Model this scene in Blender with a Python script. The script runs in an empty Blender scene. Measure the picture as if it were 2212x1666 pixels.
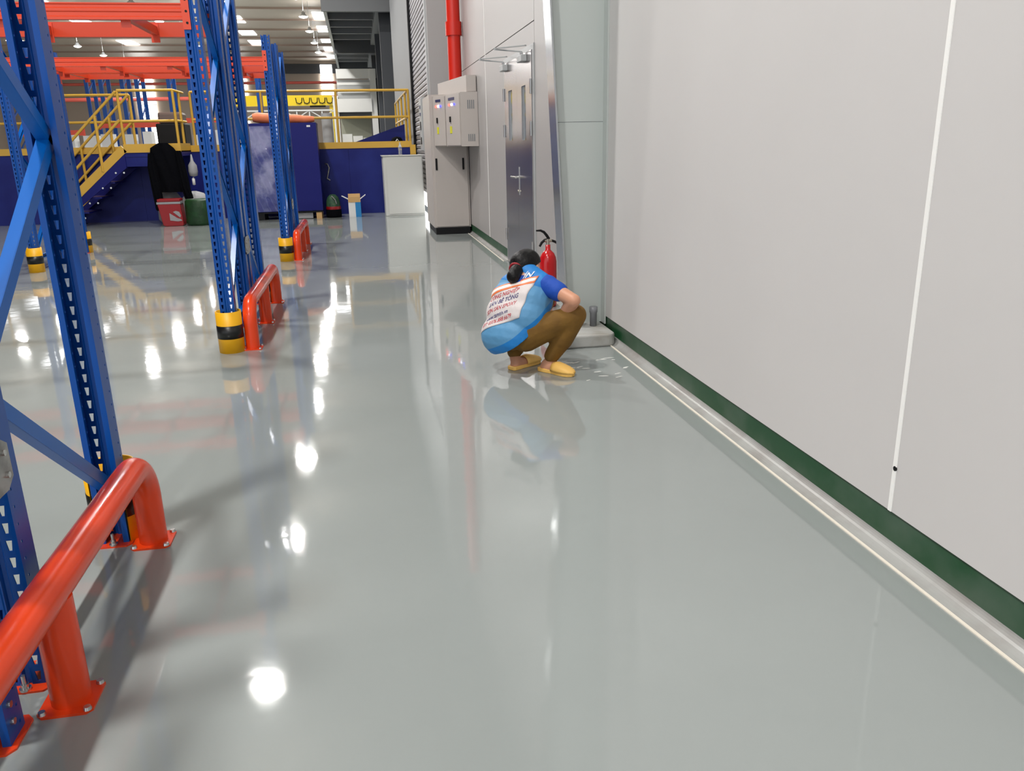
import bpy, bmesh, math, random
from mathutils import Vector, Matrix
from mathutils.bvhtree import BVHTree
random.seed(7)
R_ = math.radians
SC = bpy.context.scene
COL = SC.collection
PI = math.pi

# ------------------------------------------------------------------ camera
CAM_H = 1.42
f_px = 1740.32
ax = Vector((0.983, -0.072, 0.167)); ay = Vector((-0.181, -0.281, 0.943))
v1 = Vector((772 - 1106, 315 - 833, f_px)).normalized()      # world +Y in camera axes (x right, y down, z ahead)
dn = Vector((1230 - 1106, 6600 - 833, f_px)).normalized()    # world down
zz = -dn
xx = v1.cross(zz).normalized(); zz = xx.cross(v1)
rot = Matrix((xx, v1, zz))                                    # camera axes -> world
right = rot @ Vector((1, 0, 0)); down = rot @ Vector((0, 1, 0)); fwd = rot @ Vector((0, 0, 1))
cd = bpy.data.cameras.new('camera'); cam = bpy.data.objects.new('camera', cd); COL.objects.link(cam)
m3 = Matrix((right, -down, -fwd)).transposed()
cam.matrix_world = Matrix.Translation((0, 0, CAM_H)) @ m3.to_4x4()
cd.sensor_fit = 'HORIZONTAL'; cd.sensor_width = 36.0; cd.lens = 36.0 * f_px / 2212.0
cd.clip_start = 0.05; cd.clip_end = 300
SC.camera = cam

# ------------------------------------------------------------------ world and exposure
W = bpy.data.worlds.new('world'); SC.world = W; W.use_nodes = True
W.node_tree.nodes['Background'].inputs[0].default_value = (0.93, 0.96, 1.0, 1)
W.node_tree.nodes['Background'].inputs[1].default_value = 0.92
vs = SC.view_settings
vs.view_transform = 'Standard'; vs.look = 'None'; vs.gamma = 1.0; vs.use_curve_mapping = False
vs.exposure = 0.58
LAMP_W = 235.0
LAMP_COL = (1.0, 0.98, 0.955)

# ------------------------------------------------------------------ materials
def lin(c):
    return tuple((x / 12.92 if x <= 0.04045 else ((x + 0.055) / 1.055) ** 2.4) for x in (v / 255 for v in c))
MATS = {}
def mat(name, rgb, rough=0.5, metal=0.0, spec=0.5, coat=0.0, noise=None, bump=None, emit=None, alpha=None, trans=0.0):
    """rgb 0-255 sRGB; noise=(scale, rgb2, lo, hi); bump=(scale, strength)"""
    m = bpy.data.materials.new(name); m.use_nodes = True
    nt = m.node_tree; b = nt.nodes['Principled BSDF']
    c = (*lin(rgb), 1)
    b.inputs['Base Color'].default_value = c
    b.inputs['Roughness'].default_value = rough
    b.inputs['Metallic'].default_value = metal
    b.inputs['Specular IOR Level'].default_value = spec
    b.inputs['Coat Weight'].default_value = coat
    b.inputs['Transmission Weight'].default_value = trans
    if coat: b.inputs['Coat Roughness'].default_value = 0.06
    if noise or bump:
        tc = nt.nodes.new('ShaderNodeTexCoord')
    if noise:
        n = nt.nodes.new('ShaderNodeTexNoise'); n.inputs['Scale'].default_value = noise[0]; n.inputs['Detail'].default_value = 5
        nt.links.new(tc.outputs['Object'], n.inputs['Vector'])
        r = nt.nodes.new('ShaderNodeValToRGB')
        r.color_ramp.elements[0].position = noise[2]; r.color_ramp.elements[1].position = noise[3]
        r.color_ramp.elements[0].color = c; r.color_ramp.elements[1].color = (*lin(noise[1]), 1)
        nt.links.new(n.outputs['Fac'], r.inputs['Fac']); nt.links.new(r.outputs['Color'], b.inputs['Base Color'])
    if bump:
        n2 = nt.nodes.new('ShaderNodeTexNoise'); n2.inputs['Scale'].default_value = bump[0]; n2.inputs['Detail'].default_value = 3
        nt.links.new(tc.outputs['Object'], n2.inputs['Vector'])
        bp = nt.nodes.new('ShaderNodeBump'); bp.inputs['Strength'].default_value = bump[1]; bp.inputs['Distance'].default_value = 0.02
        nt.links.new(n2.outputs['Fac'], bp.inputs['Height']); nt.links.new(bp.outputs['Normal'], b.inputs['Normal'])
    if emit:
        b.inputs['Emission Color'].default_value = (*lin(emit[0]), 1); b.inputs['Emission Strength'].default_value = emit[1]
    MATS[name] = m
    return m

M = {}
M['floor'] = mat('epoxy_floor', (145, 151, 149), 0.048, noise=(0.9, (140, 146, 144), 0.35, 0.7), bump=(5.0, 0.032), spec=0.55)
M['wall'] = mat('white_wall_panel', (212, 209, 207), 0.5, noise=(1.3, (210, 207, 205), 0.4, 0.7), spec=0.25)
M['wall_b'] = mat('darker_wall_panel', (170, 166, 164), 0.4, spec=0.3)  # panels beyond the column, a darker tone than the near ones
M['wall_grey'] = mat('grey_wall_panel', (160, 158, 157), 0.4)
M['green'] = mat('green_paint', (16, 72, 38), 0.38, noise=(3.0, (70, 94, 76), 0.46, 0.72))
M['cove'] = mat('grey_cove', (168, 168, 165), 0.22, noise=(6, (150, 146, 142), 0.4, 0.7))
M['seal'] = mat('white_sealant', (253, 252, 248), 0.5)
M['edge'] = mat('grout_edge', (232, 224, 210), 0.5)
M['scrap'] = mat('tape_paper', (226, 226, 220), 0.6)
M['ceil'] = mat('ceiling_sheet', (186, 175, 161), 0.45)
M['ceil_dark'] = mat('purlin_steel', (170, 148, 134), 0.5)
M['far_wall'] = mat('far_wall_sheet', (184, 170, 156), 0.6)
M['blue'] = mat('blue_rack_paint', (2, 72, 152), 0.3, spec=0.3, coat=0.04)
M['bluebr'] = mat('blue_brace_paint', (4, 92, 176), 0.3, spec=0.3, coat=0.04)
M['orange'] = mat('orange_paint', (226, 66, 20), 0.24, spec=0.4, coat=0.15)
M['orangeb'] = mat('orange_beam_paint', (222, 70, 34), 0.3, coat=0.1)
M['yellow'] = mat('yellow_guard', (240, 176, 8), 0.42)
M['black'] = mat('black_band', (14, 14, 14), 0.35)
M['galv'] = mat('galvanised_steel', (170, 170, 168), 0.35, metal=0.8, noise=(18, (140, 140, 138), 0.4, 0.6))
M['bolt'] = mat('zinc_bolt', (200, 200, 198), 0.25, metal=0.9)
M['colm'] = mat('pale_column_paint', (184, 190, 186), 0.26, coat=0.2)
M['white'] = mat('white_paint', (225, 225, 222), 0.4)
M['cabinet'] = mat('cabinet_paint', (188, 180, 174), 0.4)
M['cabinet_w'] = mat('white_cabinet_paint', (204, 204, 198), 0.35)
M['dark'] = mat('dark_plastic', (14, 14, 16), 0.45, spec=0.25)
M['darksteel'] = mat('dark_grey_steel', (74, 77, 82), 0.5)
M['midsteel'] = mat('mid_grey_steel', (128, 130, 132), 0.5)
M['lightsteel'] = mat('light_grey_steel', (176, 178, 178), 0.4)
M['shutter'] = mat('shutter_slat', (142, 140, 146), 0.4, metal=0.3)
M['steel'] = mat('stainless_door', (186, 182, 182), 0.24, metal=1.0, bump=(2.5, 0.03))
M['glassd'] = mat('door_glass', (96, 108, 112), 0.08)
M['redpipe'] = mat('red_pipe_paint', (206, 36, 18), 0.35)
M['red'] = mat('extinguisher_red', (196, 12, 20), 0.22, coat=0.5)
M['chrome'] = mat('brass_chrome', (205, 200, 186), 0.2, metal=1.0)
M['deckblue'] = mat('deck_blue', (10, 22, 104), 0.45, spec=0.3, noise=(1.6, (26, 40, 122), 0.42, 0.72))
M['deckblue2'] = mat('deck_blue_plain', (4, 12, 100), 0.45, spec=0.3)
M['film'] = mat('crumpled_film', (60, 66, 128), 0.13, noise=(2.2, (132, 134, 172), 0.44, 0.60), bump=(3.5, 0.9), coat=0.5)
M['yel'] = mat('yellow_rail_paint', (208, 164, 60), 0.4)
M['yelcr'] = mat('crane_yellow', (240, 206, 20), 0.4)
M['orcloth'] = mat('orange_sheet', (220, 120, 72), 0.55, bump=(6, 0.4))
M['cloth_bk'] = mat('black_cloth', (6, 7, 12), 0.9, spec=0.1, bump=(14, 0.5))
M['bagw'] = mat('white_bag', (150, 150, 152), 0.6, bump=(10, 0.6))
M['bagg'] = mat('green_bag', (8, 46, 15), 0.5, noise=(6, (16, 66, 24), 0.4, 0.7), bump=(9, 0.6))
M['coolr'] = mat('cooler_red', (142, 10, 18), 0.4)
M['card'] = mat('cardboard', (196, 158, 104), 0.7)
M['cardw'] = mat('white_carton', (220, 220, 218), 0.5)
M['cardb'] = mat('blue_carton_print', (28, 124, 184), 0.45)
M['sgreen'] = mat('dark_green_fabric', (24, 64, 44), 0.6, noise=(12, (60, 92, 62), 0.45, 0.65))
M['pvc'] = mat('grey_pvc', (128, 130, 134), 0.35, noise=(9, (160, 160, 160), 0.55, 0.8))
M['concrete'] = mat('painted_concrete', (176, 176, 172), 0.5, noise=(7, (150, 144, 134), 0.45, 0.75))
M['skin'] = mat('skin', (204, 148, 118), 0.5)
M['hair'] = mat('black_hair', (6, 5, 6), 0.5, spec=0.25, bump=(40, 0.3))
M['shirt'] = mat('royal_blue_shirt', (12, 70, 168), 0.75, bump=(16, 0.35))
M['trous'] = mat('khaki_trousers', (118, 84, 24), 0.8, noise=(14, (106, 74, 20), 0.4, 0.7), bump=(13, 0.35))
M['slip'] = mat('yellow_slipper', (246, 196, 104), 0.5)
M['hairtie'] = mat('red_hair_tie', (150, 24, 34), 0.6)
M['pwhite'] = mat('vest_panel_white', (214, 206, 204), 0.6, bump=(13, 0.3))
M['pred'] = mat('print_red', (190, 60, 70), 0.6)
M['pnavy'] = mat('print_navy', (70, 66, 120), 0.6)
M['psil'] = mat('print_white', (214, 226, 238), 0.5)
M['strip_o'] = mat('stripe_orange', (246, 128, 72), 0.5)
M['strip_w'] = mat('stripe_silver', (255, 240, 232), 0.35, emit=None)
M['glow'] = mat('daylight_pane', (255, 255, 255), 0.5, emit=((255, 252, 248), 5.0))
M['sky'] = mat('skylight_pane', (255, 255, 255), 0.5, emit=((250, 252, 255), 3.2))
M['lens'] = mat('lamp_lens', (255, 255, 255), 0.4, emit=((255, 250, 240), 5.0))
M['led_r'] = mat('red_indicator', (220, 30, 30), 0.3, emit=((255, 70, 60), 4.0))
M['led_w'] = mat('white_indicator', (240, 240, 255), 0.3, emit=((235, 235, 255), 5.0))
M['led_b'] = mat('blue_indicator', (40, 40, 220), 0.3, emit=((60, 60, 255), 3.0))
M['navy'] = mat('navy_badge', (48, 52, 92), 0.4)
M['tag'] = mat('yellow_tag', (214, 210, 40), 0.5)
M['clear'] = mat('clear_plastic', (235, 240, 245), 0.08, trans=0.85)
M['redthin'] = mat('red_service_pipe', (196, 84, 70), 0.5)

def vest_material():
    m = bpy.data.materials.new('blue_vest_cloth'); m.use_nodes = True
    nt = m.node_tree; b = nt.nodes['Principled BSDF']; b.inputs['Roughness'].default_value = 0.6
    g = nt.nodes.new('ShaderNodeNewGeometry')
    def plane(co, no):
        s = nt.nodes.new('ShaderNodeVectorMath'); s.operation = 'SUBTRACT'; s.inputs[1].default_value = co
        nt.links.new(g.outputs['Position'], s.inputs[0])
        d = nt.nodes.new('ShaderNodeVectorMath'); d.operation = 'DOT_PRODUCT'; d.inputs[1].default_value = no
        nt.links.new(s.outputs[0], d.inputs[0]); return d.outputs['Value']
    def gt(v, t):
        x = nt.nodes.new('ShaderNodeMath'); x.operation = 'GREATER_THAN'; x.inputs[1].default_value = t
        nt.links.new(v, x.inputs[0]); return x.outputs[0]
    hem = gt(plane(HEM_CO, HEM_NO), -0.055)
    yoke = gt(plane(PEL, S_DIR), 0.292)
    mx = nt.nodes.new('ShaderNodeMath'); mx.operation = 'MAXIMUM'
    nt.links.new(hem, mx.inputs[0]); nt.links.new(yoke, mx.inputs[1])
    mix = nt.nodes.new('ShaderNodeMix'); mix.data_type = 'RGBA'
    mix.inputs[6].default_value = (*lin((88, 146, 188)), 1); mix.inputs[7].default_value = (*lin((16, 120, 194)), 1)
    nt.links.new(mx.outputs[0], mix.inputs[0]); nt.links.new(mix.outputs[2], b.inputs['Base Color'])
    n2 = nt.nodes.new('ShaderNodeTexNoise'); n2.inputs['Scale'].default_value = 13; n2.inputs['Detail'].default_value = 2
    nt.links.new(g.outputs['Position'], n2.inputs['Vector'])
    bp = nt.nodes.new('ShaderNodeBump'); bp.inputs['Strength'].default_value = 0.45; bp.inputs['Distance'].default_value = 0.02
    nt.links.new(n2.outputs['Fac'], bp.inputs['Height']); nt.links.new(bp.outputs['Normal'], b.inputs['Normal'])
    return m

# ------------------------------------------------------------------ mesh helpers
class MB:
    def __init__(s): s.v = []; s.f = []; s.sm = []
    def add(s, vs, fs, smooth=False):
        o = len(s.v); s.v += [tuple(p) for p in vs]
        for q in fs: s.f.append([i + o for i in q]); s.sm.append(smooth)
        return s
    def box(s, x0, x1, y0, y1, z0, z1):
        v = [(x0, y0, z0), (x1, y0, z0), (x1, y1, z0), (x0, y1, z0), (x0, y0, z1), (x1, y0, z1), (x1, y1, z1), (x0, y1, z1)]
        return s.add(v, [(0, 3, 2, 1), (4, 5, 6, 7), (0, 1, 5, 4), (1, 2, 6, 5), (2, 3, 7, 6), (3, 0, 4, 7)])
    def prism(s, poly, a, b, axis='z'):
        n = len(poly)
        def P(p, t):
            if axis == 'z': return (p[0], p[1], t)
            if axis == 'x': return (t, p[0], p[1])
            return (p[0], t, p[1])
        v = [P(p, a) for p in poly] + [P(p, b) for p in poly]
        fs = [list(range(n)), list(range(n, 2 * n))[::-1]] + [(i, i + n, (i + 1) % n + n, (i + 1) % n) for i in range(n)]
        return s.add(v, fs)
    def cone(s, p0, p1, r0, r1=None, n=12, caps=True, smooth=True):
        if r1 is None: r1 = r0
        p0 = Vector(p0); p1 = Vector(p1); d = (p1 - p0).normalized()
        u = d.orthogonal().normalized(); w = d.cross(u)
        v = []
        for p, r in ((p0, r0), (p1, r1)):
            for i in range(n):
                a = 2 * PI * i / n; v.append(p + u * r * math.cos(a) + w * r * math.sin(a))
        s.add(v, [(i, (i + 1) % n, (i + 1) % n + n, i + n) for i in range(n)], smooth)
        if caps: s.add(v, [list(range(n))[::-1], list(range(n, 2 * n))])
        return s
    def tube(s, pts, r, n=12, caps=True):
        pts = [Vector(p) for p in pts]; rings = []; u = None
        for i, p in enumerate(pts):
            d = ((pts[min(i + 1, len(pts) - 1)] - p).normalized() + (p - pts[max(i - 1, 0)]).normalized())
            d = d.normalized()
            if u is None: u = d.orthogonal().normalized()
            u = (u - d * u.dot(d)).normalized(); w = d.cross(u)
            rr = r[i] if isinstance(r, (list, tuple)) else r
            rings.append([p + (u * math.cos(2 * PI * k / n) + w * math.sin(2 * PI * k / n)) * rr for k in range(n)])
        v = [q for rg in rings for q in rg]; fs = []
        for i in range(len(rings) - 1):
            for k in range(n): fs.append((i * n + k, i * n + (k + 1) % n, (i + 1) * n + (k + 1) % n, (i + 1) * n + k))
        s.add(v, fs, True)
        if caps: s.add(rings[0], [list(range(n))[::-1]]); s.add(rings[-1], [list(range(n))])
        return s
    def lathe(s, prof, c=(0, 0, 0), n=20, a0=0.0, a1=2 * PI):
        full = abs(a1 - a0 - 2 * PI) < 1e-6; m = n if full else n + 1
        v = []
        for r, z in prof:
            for k in range(m):
                a = a0 + (a1 - a0) * k / n; v.append((c[0] + r * math.cos(a), c[1] + r * math.sin(a), c[2] + z))
        fs = []
        for i in range(len(prof) - 1):
            for k in range(n):
                k2 = (k + 1) % m if full else k + 1
                fs.append((i * m + k, i * m + k2, (i + 1) * m + k2, (i + 1) * m + k))
        return s.add(v, fs, True)
    def bar(s, p0, p1, w, t, up=(0, 0, 1)):
        """rectangular bar from p0 to p1, width w across 'up' x dir, thickness t along up"""
        p0 = Vector(p0); p1 = Vector(p1); d = (p1 - p0).normalized(); up = Vector(up)
        sd = d.cross(up).normalized(); up = sd.cross(d)
        v = []
        for p in (p0, p1):
            for a, b in ((-1, -1), (1, -1), (1, 1), (-1, 1)): v.append(p + sd * a * w / 2 + up * b * t / 2)
        return s.add(v, [(0, 3, 2, 1), (4, 5, 6, 7), (0, 1, 5, 4), (1, 2, 6, 5), (2, 3, 7, 6), (3, 0, 4, 7)])
    def mesh(s, name, m):
        me = bpy.data.meshes.new(name); me.from_pydata(s.v, [], s.f); me.update()
        me.polygons.foreach_set('use_smooth', s.sm)
        bm = bmesh.new(); bm.from_mesh(me); bmesh.ops.recalc_face_normals(bm, faces=bm.faces); bm.to_mesh(me); bm.free()
        if m: me.materials.append(m)
        return me
    def build(s, name, m, parent=None, local=False, bevel=0.0):
        off = Vector((0, 0, 0))
        if parent is not None and not local:
            p = parent
            while p: off = off + Vector(p.location); p = p.parent
            s.v = [tuple(Vector(q) - off) for q in s.v]
        o = link(name, s.mesh(name, m), parent)
        if bevel:
            b = o.modifiers.new('bevel', 'BEVEL'); b.width = bevel; b.segments = 2; b.limit_method = 'ANGLE'; b.angle_limit = R_(40)
        return o
def link(name, me, parent=None, loc=None):
    o = bpy.data.objects.new(name, me); COL.objects.link(o)
    if parent: o.parent = parent
    if loc: o.location = loc
    return o
def tag(o, label, cat, group=None, kind=None):
    if label: o['label'] = label
    if cat: o['category'] = cat
    if group: o['group'] = group
    if kind: o['kind'] = kind
    return o
def thing(name, label, cat, loc=(0, 0, 0), rz=0.0, group=None):
    o = bpy.data.objects.new(name, None); COL.objects.link(o); o.empty_display_size = 0.1
    o.location = loc; o.rotation_euler = (0, 0, rz)
    return tag(o, label, cat, group)
def struct(o): o['kind'] = 'structure'; return o
def B(x0, x1, y0, y1, z0, z1): return MB().box(x0, x1, y0, y1, z0, z1)
def dup(root, loc, rz=0.0, label=None, group=None):
    r = root.copy(); COL.objects.link(r); r.location = loc; r.rotation_euler = (0, 0, rz)
    if label: r['label'] = label
    if group: r['group'] = group
    for ch in list(root.children):
        c = ch.copy(); COL.objects.link(c); c.parent = r
        for g in list(ch.children):
            d = g.copy(); COL.objects.link(d); d.parent = c
    return r

# ================================================================== the setting
WX = 1.755            # face of the right wall
o = struct(B(-32, 1.9, -9, 88, -0.12, 0).build('floor', M['floor']))

# right wall of sandwich panels, seams open between them
wr = struct(B(1.80, 1.9, -9, 15.45, 0.0, 9.6).build('wall_right', M['wall_grey']))
seams = [-9, -3.2, 2.315, 5.88, 8.24]
ZP = 0.149
for a, b_ in zip(seams[:-1], seams[1:]):
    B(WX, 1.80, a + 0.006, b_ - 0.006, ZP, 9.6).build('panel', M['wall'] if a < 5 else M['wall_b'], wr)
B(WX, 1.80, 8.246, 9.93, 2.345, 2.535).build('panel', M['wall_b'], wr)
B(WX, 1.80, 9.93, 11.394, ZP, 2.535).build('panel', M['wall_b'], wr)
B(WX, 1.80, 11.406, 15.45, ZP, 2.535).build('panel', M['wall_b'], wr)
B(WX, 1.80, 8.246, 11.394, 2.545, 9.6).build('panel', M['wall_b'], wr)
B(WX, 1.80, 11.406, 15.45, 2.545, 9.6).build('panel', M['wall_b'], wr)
for yy in (2.315, 11.4):
    B(WX - 0.003, WX + 0.01, yy - 0.009, yy + 0.009, ZP, 9.6).build('sealant_joint', M['seal'], wr)
MB().cone((WX - 0.004, 2.312, 0.31), (WX + 0.004, 2.312, 0.31), 0.009, n=8).build('dirt_mark', M['dark'], wr)  # small dirt mark on the wall, drawn as a dark disc
# green kerb strip and grey cove
for nm, a, b_ in (('baseboard_right', -9, 8.22), ('baseboard_right.001', 9.95, 15.45)):
    struct(B(WX + 0.006, 1.81, a, b_, 0.0, ZP).build(nm, M['green']))
cove = [(1.697, 0.0)] + [(1.697 + 0.064 * math.sin(t), 0.038 - 0.038 * math.cos(t)) for t in [i * PI / 2 / 8 for i in range(1, 9)]] + [(1.79, 0.038), (1.79, 0.0)]
for i, (a, b_) in enumerate(((-9, 8.22), (9.95, 15.45))):
    c_ = MB().prism(cove, a, b_, axis='y'); struct(c_.build('trim_%d' % (i + 1), M['cove']))
    struct(B(1.689, 1.701, a, b_, -0.001, 0.004).build('trim_%d' % (i + 3), M['edge']))
# return wall, then the recessed wall beyond with the roller shutter
struct(B(1.36, 1.9, 15.45, 15.6, 0, 9.6).build('wall_return', M['wall_grey']))
struct(B(1.36, 1.9, 20.3, 29.0, 0, 9.6).build('wall_far_right', M['midsteel']))
struct(B(1.36, 1.9, 15.6, 20.3, 4.6, 9.6).build('wall_over_shutter', M['midsteel']))
struct(B(1.5, 1.9, 29.0, 88, 0, 9.6).build('wall_right_end', M['darksteel']))
# door_2: the roller shutter
d2 = struct(B(1.40, 1.43, 15.72, 20.1, 0.42, 4.6).build('door_2', M['darksteel']))
for k in range(42):
    z = 0.42 + k * 0.1
    MB().prism([(1.40, z), (1.385, z + 0.02), (1.385, z + 0.075), (1.40, z + 0.094)], 15.72, 20.1, axis='y').build('slat', M['shutter'], d2)
B(1.33, 1.40, 15.6, 15.72, 0, 4.6).build('guide_rail', M['lightsteel'], d2)
B(1.33, 1.40, 20.1, 20.3, 0, 4.6).build('guide_rail', M['dark'], d2)
struct(B(1.445, 1.46, 16.6, 20.1, 0.08, 0.5).build('window_1', mat('daylight_gap', (255, 255, 255), 0.5, emit=((255, 255, 255), 1.6))))  # glowing pane added as the daylight in the gap under the shutter
# roof and end wall, left wall
cl = struct(B(-32, 1.9, -9, 88, 9.6, 9.75).build('ceiling', M['ceil']))
for k in range(16):
    y = 12 + k * 4.8
    B(-32, 1.5, y, y + 0.09, 9.48, 9.6).build('purlin', M['ceil_dark'], cl)
for sx in (-1.7, -7.4, -17.2, -25):
    for k in range(5):
        y = (57 if sx > -2 else 46) + k * 6.4
        B(sx - 0.55, sx + 0.55, y, y + 3.0, 9.56, 9.598).build('skylight', M['sky'], cl)
wf = struct(B(-32, 1.9, 88, 88.3, 0, 9.6).build('wall_far', M['far_wall']))
B(-32, 1.9, 87.9, 88, 8.4, 9.3).build('eaves_band', M['darksteel'], wf)
struct(B(-32.3, -32, -9, 88, 0, 9.6).build('wall_left', M['far_wall']))
for i, (a, b_, z0, z1) in enumerate(((-20.6, -19.0, 4.4, 8.1), (-20.2, -18.9, 1.4, 4.1), (-11.1, -10.3, 6.4, 8.0), (-3.1, -1.95, 6.2, 9.2), (-11.0, -10.4, 1.2, 4.0))):
    w = struct(B(a, b_, 87.85, 87.9, z0, z1).build('window_%d' % (i + 2), M['glow']))
    for q in (0, 1):
        zz_ = z0 + (z1 - z0) * (q + 1) / 3
        B(a - 0.05, b_ + 0.05, 87.8, 87.86, zz_ - 0.03, zz_ + 0.03).build('glazing_bar', M['far_wall'], w)

# ================================================================== high bay lamps
def lamp_proto():
    t = thing('high_bay_lamp', '', 'lamp')
    MB().lathe([(0.02, 0.22), (0.09, 0.21), (0.10, 0.12), (0.17, 0.07), (0.25, 0.0), (0.245, 0.0), (0.16, 0.06), (0.02, 0.08)], n=20).build('reflector', M['lightsteel'], t, local=True)
    MB().lathe([(0.24, 0.012), (0.21, -0.03), (0.14, -0.065), (0.06, -0.082), (0.0, -0.085)], n=20).build('lens', M['lens'], t, local=True)
    MB().cone((0, 0, 0.21), (0, 0, 1.62), 0.010, n=8).build('hanging_rod', M['lightsteel'], t, local=True)
    ld = bpy.data.lights.new('bulb', 'AREA'); ld.shape = 'DISK'; ld.size = 0.46; ld.energy = LAMP_W; ld.color = LAMP_COL
    link('bulb', ld, t, (0, 0, -0.09))
    up = bpy.data.lights.new('ceiling_fill', 'AREA'); up.shape = 'DISK'; up.size = 0.5; up.energy = LAMP_W * 0.07; up.color = LAMP_COL   # upward fill light added to brighten the ceiling
    u = link('ceiling_fill', up, t, (0, 0, 0.30)); u.rotation_euler = (PI, 0, 0)
    return t
LP = lamp_proto()
first = True
rows = [(-2.3, 'right-hand row of lamps'), (-9.9, 'middle row of lamps'), (-17.4, 'left-hand row of lamps')]
ORD = ['first', 'second', 'third', 'fourth', 'fifth', 'sixth', 'seventh', 'eighth', 'ninth', 'tenth', 'eleventh', 'twelfth', 'thirteenth']
for rx, rn in rows:
    ys = [1.6 + 5.72 * n for n in range(-1, 12)] if rx > -3 else [38.0 + 5.65 * n for n in range(7)]
    for n, y in enumerate(ys):
        lab = 'round hanging high bay lamp, %s from the far end of the %s' % (ORD[len(ys) - 1 - n], rn)
        loc = (rx, y, 7.98)
        if first: LP.location = loc; LP['label'] = lab; LP['group'] = rn; first = False
        else: dup(LP, loc, 0, lab, rn)

# ================================================================== pallet racking
HZ = 2.72
def post_mesh():
    """omega upright: slotted front at y=0 facing -y, sides, rear lips; holes are real openings"""
    mb = MB(); p = 0.05; n = int(HZ / p)
    def strip(x0, y0, x1, y1): mb.add([(x0, y0, 0), (x1, y1, 0), (x1, y1, HZ), (x0, y0, HZ)], [(0, 1, 2, 3)])
    strip(-0.05, 0, -0.041, 0); strip(0.041, 0, 0.05, 0)
    strip(-0.019, 0, -0.012, 0); strip(-0.012, 0, -0.006, 0.008); strip(-0.006, 0.008, 0.006, 0.008); strip(0.006, 0.008, 0.012, 0); strip(0.012, 0, 0.019, 0)
    for s in (-1, 1):
        strip(s * 0.05, 0, s * 0.05, 0.012); strip(s * 0.05, 0.030, s * 0.05, 0.085); strip(s * 0.05, 0.085, s * 0.032, 0.085); strip(s * 0.032, 0.085, s * 0.032, 0.075)
        for i in range(n):
            z = i * p
            # front slot (wide at the top, narrow below)
            a0, a1 = 0.019, 0.041
            O = [(a0, z), (a1, z), (a1, z + p), (a0, z + p)]
            I = [(0.026, z + 0.010), (0.034, z + 0.010), (0.038, z + 0.040), (0.022, z + 0.040)]
            v = [(s * x, 0, zz_) for x, zz_ in O + I]
            mb.add(v, [(0, 1, 5, 4), (1, 2, 6, 5), (2, 3, 7, 6), (3, 0, 4, 7)])
            # small round-ish hole in the side
            O = [(0.012, z), (0.030, z), (0.030, z + p), (0.012, z + p)]
            I = [(0.017, z + 0.021), (0.025, z + 0.021), (0.025, z + 0.029), (0.017, z + 0.029)]
            v = [(s * 0.05, y, zz_) for y, zz_ in O + I]
            mb.add(v, [(0, 1, 5, 4), (1, 2, 6, 5), (2, 3, 7, 6), (3, 0, 4, 7)])
    top = n * p
    me = bpy.data.meshes.new('post'); me.from_pydata(mb.v, [], mb.f)
    bm = bmesh.new(); bm.from_mesh(me); bmesh.ops.remove_doubles(bm, verts=bm.verts, dist=1e-4)
    bmesh.ops.recalc_face_normals(bm, faces=bm.faces); bm.to_mesh(me); bm.free()
    me.materials.append(M['blue'])
    return me
PM = post_mesh()
def solid(o, t=0.003):
    s = o.modifiers.new('thickness', 'SOLIDIFY'); s.thickness = t; s.offset = 0; return o
def brace_mb(p0, p1):
    mb = MB(); p0 = Vector(p0); p1 = Vector(p1)
    mb.bar(p0, p1, 0.004, 0.045, up=(0, 0, 1) if abs((p1 - p0).normalized().z) < 0.9 else (0, 1, 0))
    d = (p1 - p0).normalized(); side = Vector((1, 0, 0)); up = d.cross(side).normalized()
    for s in (-1, 1):
        a = up * s * 0.021 + side * 0.018
        mb.bar(p0 + a, p1 + a, 0.036, 0.004, up=up)
        b_ = up * s * 0.006 + side * 0.004
        mb.bar(p0 + b_, p1 + b_, 0.010, 0.003, up=up)
    return mb
DEP = 0.93
def frame_proto():
    t = thing('rack_upright_frame', '', 'rack frame')
    for y, rz in ((0, 0), (DEP, PI)):
        p = solid(link('post', PM, t, (0, y, 0.006))); p.rotation_euler = (0, 0, rz)
        s = 1 if rz == 0 else -1
        yc = y + s * 0.04
        poly = [(-0.048, yc - 0.075), (0.048, yc - 0.075), (0.066, yc - 0.055), (0.066, yc + 0.055), (0.048, yc + 0.075), (-0.048, yc + 0.075), (-0.066, yc + 0.055), (-0.066, yc - 0.055)]
        fp = MB().prism(poly, 0, 0.006).build('foot_plate', M['orange'], t, local=True)
        for bx, by in ((0.0, y - s * 0.022), (0.0, yc + s * 0.060)):
            MB().cone((bx, by, 0.006), (bx, by, 0.012), 0.016, n=10).cone((bx, by, 0.011), (bx, by, 0.024), 0.011, n=6).cone((bx, by, 0.023), (bx, by, 0.05), 0.006, n=8).build('anchor_bolt', M['bolt'], fp, local=True)
        for z in (0.06, 0.11): MB().cone((0.049, y + s * 0.06, z), (0.06, y + s * 0.06, z), 0.009, n=8).build('side_bolt', M['bolt'], fp, local=True)
    zs = [(0.05, 0.22), (DEP - 0.05, 0.84), (0.05, 1.46), (DEP - 0.05, 2.07), (0.05, 2.64)]
    for (ya, za), (yb, zb) in zip(zs[:-1], zs[1:]):
        brace_mb((-0.018 + 0.0, ya, za), (-0.018, yb, zb)).build('brace', M['bluebr'], t, local=True)
    brace_mb((-0.018, 0.05, 0.17), (-0.018, DEP - 0.05, 0.17)).build('brace', M['bluebr'], t, local=True)
    return t
FP = frame_proto()
FX = [-1.005, -4.02, -7.03]
ROW = {'nearest': 1.09, 'middle': 5.99, 'far': 10.89}
fdone = False
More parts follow.
